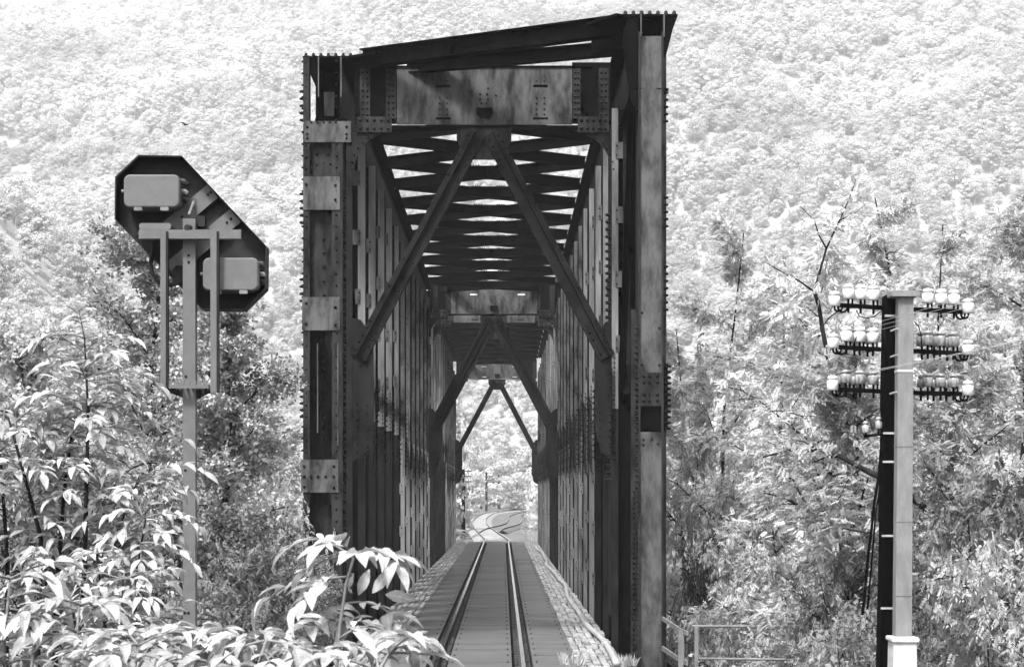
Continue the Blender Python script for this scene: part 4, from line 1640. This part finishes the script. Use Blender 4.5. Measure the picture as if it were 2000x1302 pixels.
SG = 'shrubs right of the bridge'
for a in (
    (1390, 905, 46, 'pale shrub nearest the right end post above the railing', 0),
    (1470, 930, 41, 'bright shrub left of the arching dark limb', 1, 0.8),
    (1545, 960, 36, 'shrub under the arching dark limb', 2),
    (1420, 1040, 43, 'shrub behind the bridge end of the railing', -1, 0.75),
    (1440, 1150, 39, 'low shrub right above the railing post nearest the bridge', 3, 0.55),
    (1510, 1090, 36, 'small-leaved shrub above the middle of the top rail', 3, 0.7),
    (1580, 1100, 34, 'shrub behind the far end of the railing', 0),
    (1530, 1190, 33.5, 'low shrub seen between the rails of the railing', 1),
    (1665, 1080, 25, 'dark shrub tangled with cables left of the pole foot', -2, 0.6),
    (1845, 1010, 24.5, 'shaded shrub just right of the black pole half', -1, 0.7),
    (1930, 930, 23, 'tall shrub at the right edge above the bright bush', -2),
    (1955, 1090, 20.5, 'bright leafy bush in the lower right corner', 3, 0.62),
    (1850, 1205, 22.0, 'dark low bush right of the concrete pole socket', -1, 0.55),
    (1660, 1200, 22.5, 'low bush between the railing and the pole socket', 2, 0.5),
    (1610, 1235, 28.0, 'low bush hiding the far end of the railing', 1, 0.6),
):
    shrub(a[0], a[1], a[2], a[3], a[4], a[0] * 0.01, SG, a[5] if len(a) > 5 else 0.95)

# ------------------------------------------------------------------ trees left of the bridge
LG = 'trees left of the bridge'
own_tree('birch_tree', 'small-leaved birch tree behind the signal board', 290, 470, 30.0, 1.9, 21, n=4200, limbs=24, z0=0.12, size=0.2, tmpl=TWIG, m='leaf_birch', group=LG)
own_tree('birch_tree', 'dark birch tree between the signal post and the bridge', 450, 600, 27.0, 1.35, 22, n=4200, limbs=24, z0=0.1, size=0.19, tmpl=TWIG, m='leaf_birch', group=LG)
own_tree('birch_tree', 'pale birch tree at the left picture edge', 60, 640, 32.0, 1.8, 23, n=2800, limbs=20, z0=0.1, size=0.22, tmpl=TWIG, group=LG)
own_tree('locust_tree', 'bright locust tree close to the left truss', 555, 690, 52.0, 2.0, 24, n=6000, limbs=18, z0=0.1, size=0.22, m='leaf_pale', group=LG)
own_tree('locust_tree', 'pale locust tree far behind the signal platform', 520, 760, 44.0, 1.7, 25, n=4200, limbs=18, z0=0.1, size=0.21, m='leaf_pale', group=LG)
SL = 'shrubs left of the bridge'
for a in (
    (545, 905, 40, 'pale shrub touching the left end post', 0),
    (500, 985, 31, 'feathery shrub right of the signal post', 2),
    (420, 1010, 26, 'dark shrub right behind the lower signal post', -1),
    (490, 1080, 24, 'shaded shrub below the feathery shrub', -2),
    (560, 1110, 26, 'shaded shrub at the foot of the left end post', -1),
    (330, 960, 25, 'dark shrub left behind the lower signal post', -1),
    (220, 900, 24, 'leafy shrub behind the foreground saplings', 1),
    (400, 1160, 19.5, 'dark low bush at the foot of the signal', -2),
    (90, 860, 22, 'leafy shrub behind the saplings at the left edge', -2),
):
    shrub(a[0], a[1], a[2], a[3], a[4], a[0] * 0.01, SL, 0.62 if a[0] > 480 else 0.95)

# undergrowth on the banks
def undergrowth():
    rng = np.random.default_rng(5)
    P, D = [], []
    while len(P) < 9000:
        y = rng.uniform(14, 62)
        x = rng.uniform(-0.3 * y - 4, 0.3 * y + 4)
        if -5.0 < x < 4.0 and y > 10:
            continue
        P.append((x, y, ground_z(x, y) + rng.uniform(0.0, 0.5)))
        a = rng.uniform(0, 6.28)
        D.append((math.cos(a), math.sin(a), 0.6))
    P, D = np.array(P), np.array(D)
    V, Q = scatter(PIN_WIDE[0], PIN_WIDE[1], P, frames(rng, D, 1, 0.4), rng.uniform(0.25, 0.5, len(P)))
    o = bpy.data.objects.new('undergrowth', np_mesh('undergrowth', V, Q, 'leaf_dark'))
    col.objects.link(o)
    tag(o, 'leafy undergrowth covering both banks below the shrubs', 'undergrowth', kind='stuff')


undergrowth()

# ------------------------------------------------------------------ wooded hillside
def lumpy_crown(rng, n, w, h, leaf, z0=0.28):
    """tree crown of clumps: leaf faces on the surface of several lobes"""
    V, Q = [], []
    nl = 16
    C = []
    for i in range(nl):
        t = (i + 0.5) / nl
        rr = w * math.sqrt(max(0.02, 1 - (1.6 * t - 0.72) ** 2)) * rng.uniform(0.35, 0.75)
        a = i * 2.4 + rng.normal(0, 0.3)
        C.append((np.array([rr * math.cos(a), rr * math.sin(a), h * (z0 + (0.88 - z0) * t)]), w * rng.uniform(0.22, 0.5)))
    for k in range(n):
        c, r = C[rng.integers(0, nl)]
        d = rng.normal(0, 1, 3)
        d[2] = abs(d[2]) * 0.9 - 0.25
        d /= np.linalg.norm(d)
        p = c + d * r * np.array([1, 1, 0.75]) * rng.uniform(0.6, 1.25)
        nn = d + rng.normal(0, 0.4, 3)
        nn /= np.linalg.norm(nn)
        x = np.cross(nn, rng.normal(0, 1, 3))
        x /= np.linalg.norm(x)
        y = np.cross(nn, x)
        s = leaf * rng.uniform(0.6, 1.3)
        o = len(V)
        V += [p - x * s * 0.5, p + y * s * 0.36, p + x * s * 0.5, p - y * s * 0.36]
        Q.append((o, o + 1, o + 2, o + 3))
    return np.array(V), np.array(Q)


crowns = []
proto_col = bpy.data.collections.new('forest_kinds')
for i in range(6):
    rng = np.random.default_rng(300 + i)
    w, h = ((3.2, 8.0), (2.6, 9.0), (3.8, 8.5), (2.2, 7.0), (3.0, 10.0), (3.4, 7.0))[i]
    V, Q = lumpy_crown(rng, 3000, w, h, 0.4)
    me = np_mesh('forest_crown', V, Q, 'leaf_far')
    crowns.append((me, w, h))
    # crown joined with a trunk for the forest mass
    tb = MB().tube([(0, 0, -1), (0.1, 0, h * 0.35), (0, 0.1, h * 0.8)], [0.22, 0.16, 0.06], 5, cap=False)
    Vt = np.concatenate([V, np.array(tb.v)])
    Qt = np.concatenate([Q, np.array(tb.f) + len(V)])
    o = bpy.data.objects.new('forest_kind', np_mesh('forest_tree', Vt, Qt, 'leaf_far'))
    proto_col.objects.link(o)


def forest():
    rng = np.random.default_rng(9)
    P, Rz, S = [], [], []
    for _ in range(105000):
        y = 2150 * math.sqrt(rng.uniform(0.006, 1.0))
        x = rng.uniform(-0.31 * y - 30, 0.31 * y + 30)
        z = ground_z(x, y)
        if z < 4.5 or (y < 830 and abs(x) < 24):
            continue
        if rng.uniform() > 0.45 + 0.2 * noise.noise(Vector((x * 0.02, y * 0.02, 3))):
            continue
        P.append((x, y, z - 0.4))
        Rz.append(rng.uniform(0, 6.28))
        S.append(rng.choice([0.5, 0.7, 0.85, 1.0, 1.25]) * rng.uniform(0.8, 1.2) * (0.75 + 0.95 * min(1, y / 1600)) * (1 + 0.3 * noise.noise(Vector((x * 0.013, y * 0.013, 9)))))
    for _ in range(5200):
        y = rng.uniform(62, 460)
        x = rng.uniform(-0.5 * y - 40, 0.5 * y + 40)
        z = ground_z(x, y)
        if abs(x) < 13 + 0.02 * y or z < -7 or rng.uniform() > 0.55:
            continue
        P.append((x, y, z - 0.3))
        Rz.append(rng.uniform(0, 6.28))
        S.append(rng.uniform(0.5, 0.95))
    me = bpy.data.meshes.new('forest')
    me.from_pydata(P, [], [])
    a = me.attributes.new('rz', 'FLOAT', 'POINT')
    a.data.foreach_set('value', Rz)
    a = me.attributes.new('sc', 'FLOAT', 'POINT')
    a.data.foreach_set('value', S)
    o = bpy.data.objects.new('forest', me)
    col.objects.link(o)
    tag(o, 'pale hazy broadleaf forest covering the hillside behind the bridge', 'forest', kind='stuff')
    ng = bpy.data.node_groups.new('forest_nodes', 'GeometryNodeTree')
    ng.interface.new_socket('Geometry', in_out='INPUT', socket_type='NodeSocketGeometry')
    ng.interface.new_socket('Geometry', in_out='OUTPUT', socket_type='NodeSocketGeometry')
    N, L = ng.nodes.new, ng.links.new
    gi, go = N('NodeGroupInput'), N('NodeGroupOutput')
    ci = N('GeometryNodeCollectionInfo')
    ci.inputs['Collection'].default_value = proto_col
    ci.inputs['Separate Children'].default_value = True
    ci.inputs['Reset Children'].default_value = True
    ip = N('GeometryNodeInstanceOnPoints')
    ip.inputs['Pick Instance'].default_value = True
    rv = N('FunctionNodeRandomValue')
    rv.data_type = 'INT'
    rv.inputs[4].default_value = 0
    rv.inputs[5].default_value = 5
    na = N('GeometryNodeInputNamedAttribute')
    na.data_type = 'FLOAT'
    na.inputs['Name'].default_value = 'rz'
    nb = N('GeometryNodeInputNamedAttribute')
    nb.data_type = 'FLOAT'
    nb.inputs['Name'].default_value = 'sc'
    cx = N('ShaderNodeCombineXYZ')
    er = N('FunctionNodeEulerToRotation')
    L(gi.outputs[0], ip.inputs['Points'])
    L(ci.outputs[0], ip.inputs['Instance'])
    L(rv.outputs[2], ip.inputs['Instance Index'])
    L(na.outputs[0], cx.inputs['Z'])
    L(cx.outputs[0], er.inputs[0])
    L(er.outputs[0], ip.inputs['Rotation'])
    L(nb.outputs[0], ip.inputs['Scale'])
    L(ip.outputs[0], go.inputs[0])
    md = o.modifiers.new('forest', 'NODES')
    md.node_group = ng
    print('forest trees', len(P))


forest()

# ------------------------------------------------------------------ beyond the far end of the bridge
FG = 'trees beyond the far end of the bridge'
trunk_far = MB().tube([(0, 0, -0.3), (0.08, 0.02, 2.5), (0, 0.1, 6)], [0.2, 0.15, 0.06], 6, cap=False).mesh('trunk', 'bark')
fine_crowns = []
for i in range(3):
    rng = np.random.default_rng(340 + i)
    V, Q = lumpy_crown(rng, 3600, 3.0, 8.0, 0.36, 0.06)
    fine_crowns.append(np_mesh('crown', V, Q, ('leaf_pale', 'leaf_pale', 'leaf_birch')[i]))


def far_tree(px, pytop, D, wide, label, var, cat='tree', name='far_tree'):
    top = at(px, pytop, D)
    gz = ground_z(top.x, D)
    h = top.z - gz
    make_tree(name, label, cat, (top.x, D, gz), trunk_far, fine_crowns[var], FG, rz=px * 0.37, sc=(wide / 3.0, wide / 3.0, h / 8.2))


for a in (
    (884, 735, 176, 1.9, 'tree overhanging the track left of the far portal', 0),
    (870, 800, 150, 1.7, 'darker tree beside the left foot of the far portal', 2),
    (1072, 790, 178, 2.3, 'tree leaning in right of the far portal', 0),
    (1068, 900, 205, 1.6, 'dark bush right of the bend in the track', 2),
    (915, 905, 330, 3.4, 'pale bush left of the bending track', 1),
    (1010, 915, 430, 4.6, 'round pale bush beyond the bend', 1),
    (975, 890, 470, 6.5, 'wide pale tree straight ahead beyond the bend', 0),
    (940, 870, 480, 5.0, 'pale tree behind the farther telegraph pole', 1),
    (1040, 860, 460, 5.5, 'pale tree behind the dark bush by the bend', 0),
    (905, 850, 420, 4.6, 'tall pale tree behind the nearer far pole', 0),
    (1003, 955, 400, 2.6, 'small dark bush where the track disappears', 2),
):
    far_tree(*a)
for a in (
    (900, 985, 152, 0.9, 'bright low bush by the left end of the far span', 1),
    (893, 1030, 140, 0.8, 'low bush at the left foot of the far span', 2),
    (1048, 1000, 165, 0.8, 'low bush at the right foot of the far span', 1),
    (1028, 1018, 172, 0.5, 'small dark round bush beside the siding', 2),
):
    far_tree(*a, 'bush', 'far_bush')


def far_pole(px, pytop, D, width_px, n, label):
    top = at(px, pytop, D)
    gz = ground_z(top.x, D)
    k = width_px * D / F
    t = thing('far_telegraph_pole', label, 'telegraph pole', (top.x, D, gz), 'telegraph poles beyond the bridge')
    MB().tube([(top.x, D, gz - 0.2), (top.x, D, top.z)], [0.16 * k / 1.2, 0.12 * k / 1.2], 8).build('shaft', 'tarred_wood', t)
    for r in range(3):
        z = top.z - 0.12 * k - r * 0.33 * k
        MB().bar((top.x - k / 2, D - 0.14, z), (top.x + k / 2, D - 0.14, z), 0.06, 0.06).build('crossarm', 'iron', t)
        for i in range(n):
            f = (i + 0.5) / n - 0.5
            if abs(f) < 0.1:
                continue
            inst('insulator', INS_BIG, (top.x + f * k, D - 0.14, z + 0.05), t, scale=0.95 * k / 1.3)
    return t


far_pole(905, 916, 150, 31, 6, 'telegraph pole with bright insulators left of the far end of the bridge')
far_pole(950, 921, 405, 20, 4, 'small telegraph pole with insulators on the hillside beyond the bend')

# grass on the verges
def grass(name, label, areas, n, hgt, seed):
    rng = np.random.default_rng(seed)
    V, Q = [], []
    for (x0, x1, y0, y1, z) in areas:
        for _ in range(n):
            x, y = rng.uniform(x0, x1), rng.uniform(y0, y1)
            zz = ground_z(x, y) if z is None else z
            h = hgt * rng.uniform(0.5, 1.3)
            a = rng.uniform(0, 6.28)
            lx, ly = rng.normal(0, 0.35, 2) * h
            w = 0.012 + 0.015 * h
            o = len(V)
            V += [(x - w * math.cos(a), y - w * math.sin(a), zz), (x + w * math.cos(a), y + w * math.sin(a), zz), (x + lx * .5 + w * .6 * math.cos(a), y + ly * .5 + w * .6 * math.sin(a), zz + h * .6), (x + lx, y + ly, zz + h)]
            Q.append((o, o + 1, o + 2, o + 3))
    ob = bpy.data.objects.new(name, np_mesh(name, V, Q, 'leaf_tree'))
    col.objects.link(ob)
    tag(ob, label, 'grass', kind='stuff')


grass('verge_grass', 'pale grass on the verges beyond the far end of the bridge', ((-6.5, -2.9, 129, 170, None), (1.7, 5.5, 129, 175, None), (-9, -5, 170, 300, None), (3.2, 9, 180, 320, None)), 1500, 0.5, 4)
grass('weed_tuft', 'tuft of pale weeds growing from the boards at the right', ((1.0, 1.45, 35.2, 36.3, -0.06), (2.05, 2.3, 35.0, 35.6, -0.06)), 130, 0.16, 6)

# ------------------------------------------------------------------ foreground saplings with big compound leaves
def leaf_template(curl=0.32, fold=0.14):
    rows = [(0.0, 0.02), (0.1, 0.42), (0.3, 0.95), (0.52, 1.0), (0.75, 0.68), (0.9, 0.3), (1.0, 0.02)]
    w = 0.185
    b = MB()
    vs, fs = [], []
    for t, k in rows:
        z = 0.1 * math.sin(t * 2.2) - curl * t * t
        vs += [(-w * k, t, z + fold * k * w * 2.2), (0, t, z), (w * k, t, z + fold * k * w * 2.2)]
    for i in range(len(rows) - 1):
        o = i * 3
        fs += [(o, o + 1, o + 4, o + 3), (o + 1, o + 2, o + 5, o + 4)]
    b.add(vs, fs)
    return b


LEAF_B = [leaf_template(0.2, 0.2), leaf_template(0.4, 0.34), leaf_template(0.06, 0.12)]
LEAF_UV = [(sx, t) for t in (0.0, 0.1, 0.3, 0.52, 0.75, 0.9, 1.0) for sx in (-1, 0, 1)]


def set_leaf_uv(me):
    n = len(LEAF_UV)
    ul = me.uv_layers.new(name='UVMap')
    idx = np.zeros(len(me.loops), dtype=np.int32)
    me.loops.foreach_get('vertex_index', idx)
    ul.data.foreach_set('uv', np.array(LEAF_UV, dtype=np.float32)[idx % n].ravel())


LEAF_ME = [b.mesh('leaf', 'leaf_near', smooth=True) for b in LEAF_B]
for me in LEAF_ME:
    set_leaf_uv(me)


def sapling(label, D, stems, sprays, seed, leaf_len=0.13, rach=0.3, per_node=2, stem_mat='bark', limit=300, stem_r=0.014, extra_leaves=()):
    """stems: pixel polylines at distance D; sprays: (start pixel, tip pixel, dD) given by hand; the rest grows along the stems"""
    rng = random.Random(seed)
    s0 = at(stems[0][0][0], stems[0][0][1], D)
    base = Vector((s0.x, D, ground_z(s0.x, D)))
    t = thing('leafy_sapling', label, 'sapling', base, 'saplings in the foreground')
    sb = MB()
    leaves = []
    rb = MB()

    def leaflet(p, d, up, L):
        d = d.normalized()
        x = d.cross(up)
        if x.length < 1e-4:
            x = Vector((1, 0, 0))
        x.normalize()
        z = x.cross(d)
        m = Matrix((x, d, z)).transposed().to_4x4()
        leaves.append((Matrix.Translation(p) @ m @ Matrix.Diagonal((L * rng.uniform(0.85, 1.15), L, L, 1)), rng.randrange(3)))

    def spray(a, d0, L, pairs, droop):
        d = d0.normalized()
        p = a.copy()
        pts = [p.copy()]
        n = 8
        tang = []
        for i in range(n):
            d = (d + Vector((0, 0, -droop / n * (0.6 + i * 0.18)))).normalized()
            p = p + d * (L / n)
            pts.append(p.copy())
            tang.append(d.copy())
        rb.tube(pts, list(np.linspace(0.0045, 0.0018, n + 1)), 5)
        side = d0.cross(Vector((0, 0, 1)))
        if side.length < 1e-3:
            side = Vector((1, 0, 0))
        side.normalize()
        up0 = Vector((rng.uniform(-.3, .3), rng.uniform(-.45, .1), 1))
        for k in range(pairs):
            f = (0.3 + 0.62 * k / max(1, pairs - 1)) * n
            i0 = min(int(f), n - 1)
            q = pts[i0].lerp(pts[i0 + 1], f - i0)
            tg = tang[i0]
            for sg in (-1, 1):
                dd = side * sg * rng.uniform(0.6, 1.0) + tg * rng.uniform(0.5, 1.0) + Vector((0, 0, -rng.uniform(-0.25, 0.4)))
                leaflet(q, dd, up0 + Vector((rng.uniform(-.3, .3), 0, 0)), leaf_len * rng.uniform(0.6, 1.3) * (0.82 if k == 0 else 1))
        leaflet(pts[-1], tang[-1] + Vector((0, 0, -0.25)), up0, leaf_len * 1.1)

    for si, st in enumerate(stems):
        dd = rng.uniform(-0.25, 0.25)
        P = [at(a, b, D + dd + 0.05 * i) for i, (a, b) in enumerate(st)]
        g = Vector((P[0].x, P[0].y, ground_z(P[0].x, P[0].y) - 0.1))
        if P[0].z > g.z + 0.2:
            P = [g] + P
        sb.tube(P, list(np.linspace(stem_r, 0.0045, len(P))), 6)
        # nodes along the visible stem
        seg = P[1:]
        az = rng.uniform(0, 6.28)
        L_tot = sum((seg[i + 1] - seg[i]).length for i in range(len(seg) - 1))
        step = 0.085
        nn = max(2, int(L_tot / step))
        for k in range(nn + 1):
            u = k / nn * (len(seg) - 1)
            i0 = min(int(u), len(seg) - 2)
            p = seg[i0].lerp(seg[i0 + 1], u - i0)
            if p.z < g.z + 0.35:
                continue
            for c in range(per_node if k < nn or per_node == 0 else per_node + 2):
                az += 2.4 + rng.uniform(-0.4, 0.4)
                d = Vector((math.cos(az), math.sin(az) * 0.8, rng.uniform(-0.1, 0.75)))
                spray(p, d, rach * rng.uniform(0.75, 1.15), rng.choice((3, 3, 4, 5)), rng.uniform(0.1, 1.2))
    for a, c, dD in sprays:
        pa, pc = at(a[0], a[1], D), at(c[0], c[1], D + dD)
        v = pc - pa
        spray(pa, v.normalized() + Vector((0, 0, 0.45)), v.length * 1.08, 4, 1.0)
    for a, c, k in extra_leaves:
        pa, pc = at(a[0], a[1], D), at(c[0], c[1], D + 0.02)
        v = pc - pa
        leaflet(pa, v, Vector((0.15, -1, 0.35)), v.length * 1.05)
    sb.build('stem', stem_mat, t, smooth=True)
    rb.build('leaf_stalks', 'stem_pale', t, smooth=True, kind='stuff')
    leaves.sort(key=lambda e: e[0].translation.y)
    rest = MB()
    for i, (mx, k) in enumerate(leaves):
        if i < limit:
            o = bpy.data.objects.new('leaf', LEAF_ME[k])
            col.objects.link(o)
            o.parent = t
            m2 = mx.copy()
            m2.translation = mx.translation - base
            o.matrix_basis = m2
        else:
            rest.add([mx @ Vector(v) for v in LEAF_B[k].v], LEAF_B[k].f)
    if rest.v:
        set_leaf_uv(rest.build('foliage', 'leaf_near', t, smooth=True, kind='stuff').data)
    return t


sapling('sapling with big drooping leaves in front of the left truss foot', 6.6,
        [[(655, 1330), (664, 1220), (676, 1140), (692, 1085)]],
        [((690, 1090), (575, 1045), 0.1), ((692, 1085), (640, 1050), -0.1), ((695, 1080), (768, 1088), -0.1),
         ((676, 1150), (520, 1155), 0.1), ((668, 1180), (790, 1215), -0.15), ((664, 1215), (580, 1235), -0.2), ((664, 1215), (740, 1240), -0.2),
         ((660, 1270), (560, 1290), -0.2)],
        31, leaf_len=0.1, rach=0.17, per_node=1, stem_mat='stem_grey', stem_r=0.0075,
        extra_leaves=[((700, 1162), (721, 1110), 0), ((727, 1158), (768, 1108), 0), ((752, 1160), (806, 1172), 0), ((690, 1122), (678, 1150), 0)])
sapling('low leafy sapling along the bottom edge below the left truss', 5.8,
        [[(500, 1400), (505, 1300), (520, 1250)], [(600, 1400), (610, 1310), (600, 1270)], [(735, 1400), (740, 1310), (760, 1275)], [(420, 1400), (430, 1300), (440, 1255)]],
        [((740, 1300), (815, 1240), 0.0), ((520, 1260), (450, 1240), 0), ((600, 1290), (700, 1255), 0)],
        32, leaf_len=0.085, rach=0.19, per_node=2, stem_mat='stem_pale', stem_r=0.01)
sapling('dark-stemmed sapling with pale compound leaves at the far left', 11.0,
        [[(105, 1400), (112, 1140), (125, 960), (140, 850), (163, 790)], [(70, 1400), (80, 1050), (40, 900), (12, 800)], [(200, 1400), (205, 1200), (225, 1050), (268, 940)],
         [(160, 1300), (168, 1000), (172, 800), (165, 660)], [(10, 1400), (15, 1100), (5, 950), (0, 880)]],
        [((165, 690), (90, 650), 0), ((165, 690), (215, 650), 0), ((168, 740), (310, 735), 0), ((170, 780), (290, 800), 0), ((160, 800), (60, 760), 0), ((268, 940), (390, 900), 0), ((200, 830), (370, 850), 0.1)],
        33, leaf_len=0.1, rach=0.27, per_node=2, stem_r=0.022)
sapling('bushy sapling just left of the lower signal post', 10.0,
        [[(270, 1400), (262, 1250), (268, 1110), (285, 1010)], [(215, 1400), (205, 1230), (190, 1080)], [(295, 1400), (292, 1300), (296, 1220)], [(240, 1400), (238, 1250), (240, 1130)]],
        [((285, 1010), (385, 1015), 0), ((275, 1060), (375, 1090), 0), ((285, 1000), (250, 950), 0)],
        34, leaf_len=0.085, rach=0.22, per_node=3, stem_r=0.016)
sapling('near sapling with wide leaves in the lower left corner', 7.5,
        [[(10, 1400), (8, 1250), (20, 1130)], [(140, 1400), (145, 1290), (155, 1180)], [(60, 1400), (62, 1300), (70, 1230)]],
        [((150, 1190), (60, 1200), 0), ((150, 1185), (215, 1180), 0), ((20, 1140), (95, 1120), 0), ((60, 1290), (200, 1270), 0)],
        35, leaf_len=0.105, rach=0.24, per_node=2, stem_r=0.012, stem_mat='stem_pale')
sapling('near sapling at the bottom edge left of the signal post', 7.0,
        [[(260, 1400), (262, 1310), (270, 1260)], [(320, 1400), (322, 1310), (318, 1265)], [(190, 1400), (195, 1330), (205, 1280)]],
        [((345, 1260), (420, 1230), 0), ((270, 1290), (330, 1240), 0)],
        36, leaf_len=0.095, rach=0.22, per_node=2, stem_r=0.012, stem_mat='stem_pale')

# ------------------------------------------------------------------ a small bird in flight
def bird():
    c = at(360, 243, 60)
    b = MB()
    body = [(-0.02, 0, 0.0), (0, 0, 0.0), (0.05, 0.0, 0.012), (0.09, 0, 0.02), (0.13, 0, 0.015)]
    b.tube([(c.x + x, c.y + y, c.z + z - 0.02) for x, y, z in body], [0.004, 0.018, 0.026, 0.02, 0.004], 8)
    for sg in (-1, 1):
        p = [(0.03, 0, 0), (0.075, 0, 0), (0.05 + sg * 0.06, sg * 0.06, 0.05), (0.02 + sg * 0.14, sg * 0.1, 0.055)]
        vs = []
        for o in (0, 0.006):
            vs += [(c.x + x, c.y + y, c.z + z - 0.01 - o) for x, y, z in p]
        b.add(vs, [(0, 1, 2, 3), (7, 6, 5, 4), (0, 4, 5, 1), (1, 5, 6, 2), (2, 6, 7, 3), (3, 7, 4, 0)])
    tag(b.build('bird', 'iron'), 'tiny dark bird flying above the signal', 'bird')


bird()

# ------------------------------------------------------------------ haze
hb = MB().box(-1100, 1100, -60, 2600, -16, 660)
hm = bpy.data.materials.new('haze')
hm.use_nodes = True
hm.node_tree.nodes.clear()
ho = hm.node_tree.nodes.new('ShaderNodeOutputMaterial')
hv = hm.node_tree.nodes.new('ShaderNodeVolumePrincipled')
hv.inputs['Color'].default_value = (0.95, 0.95, 0.95, 1)
hv.inputs['Density'].default_value = HAZE
hv.inputs['Anisotropy'].default_value = 0.0
hm.node_tree.links.new(hv.outputs[0], ho.inputs['Volume'])
hz = hb.build('haze', hm)
tag(hz, 'pale even haze filling the valley air', 'haze', kind='stuff')
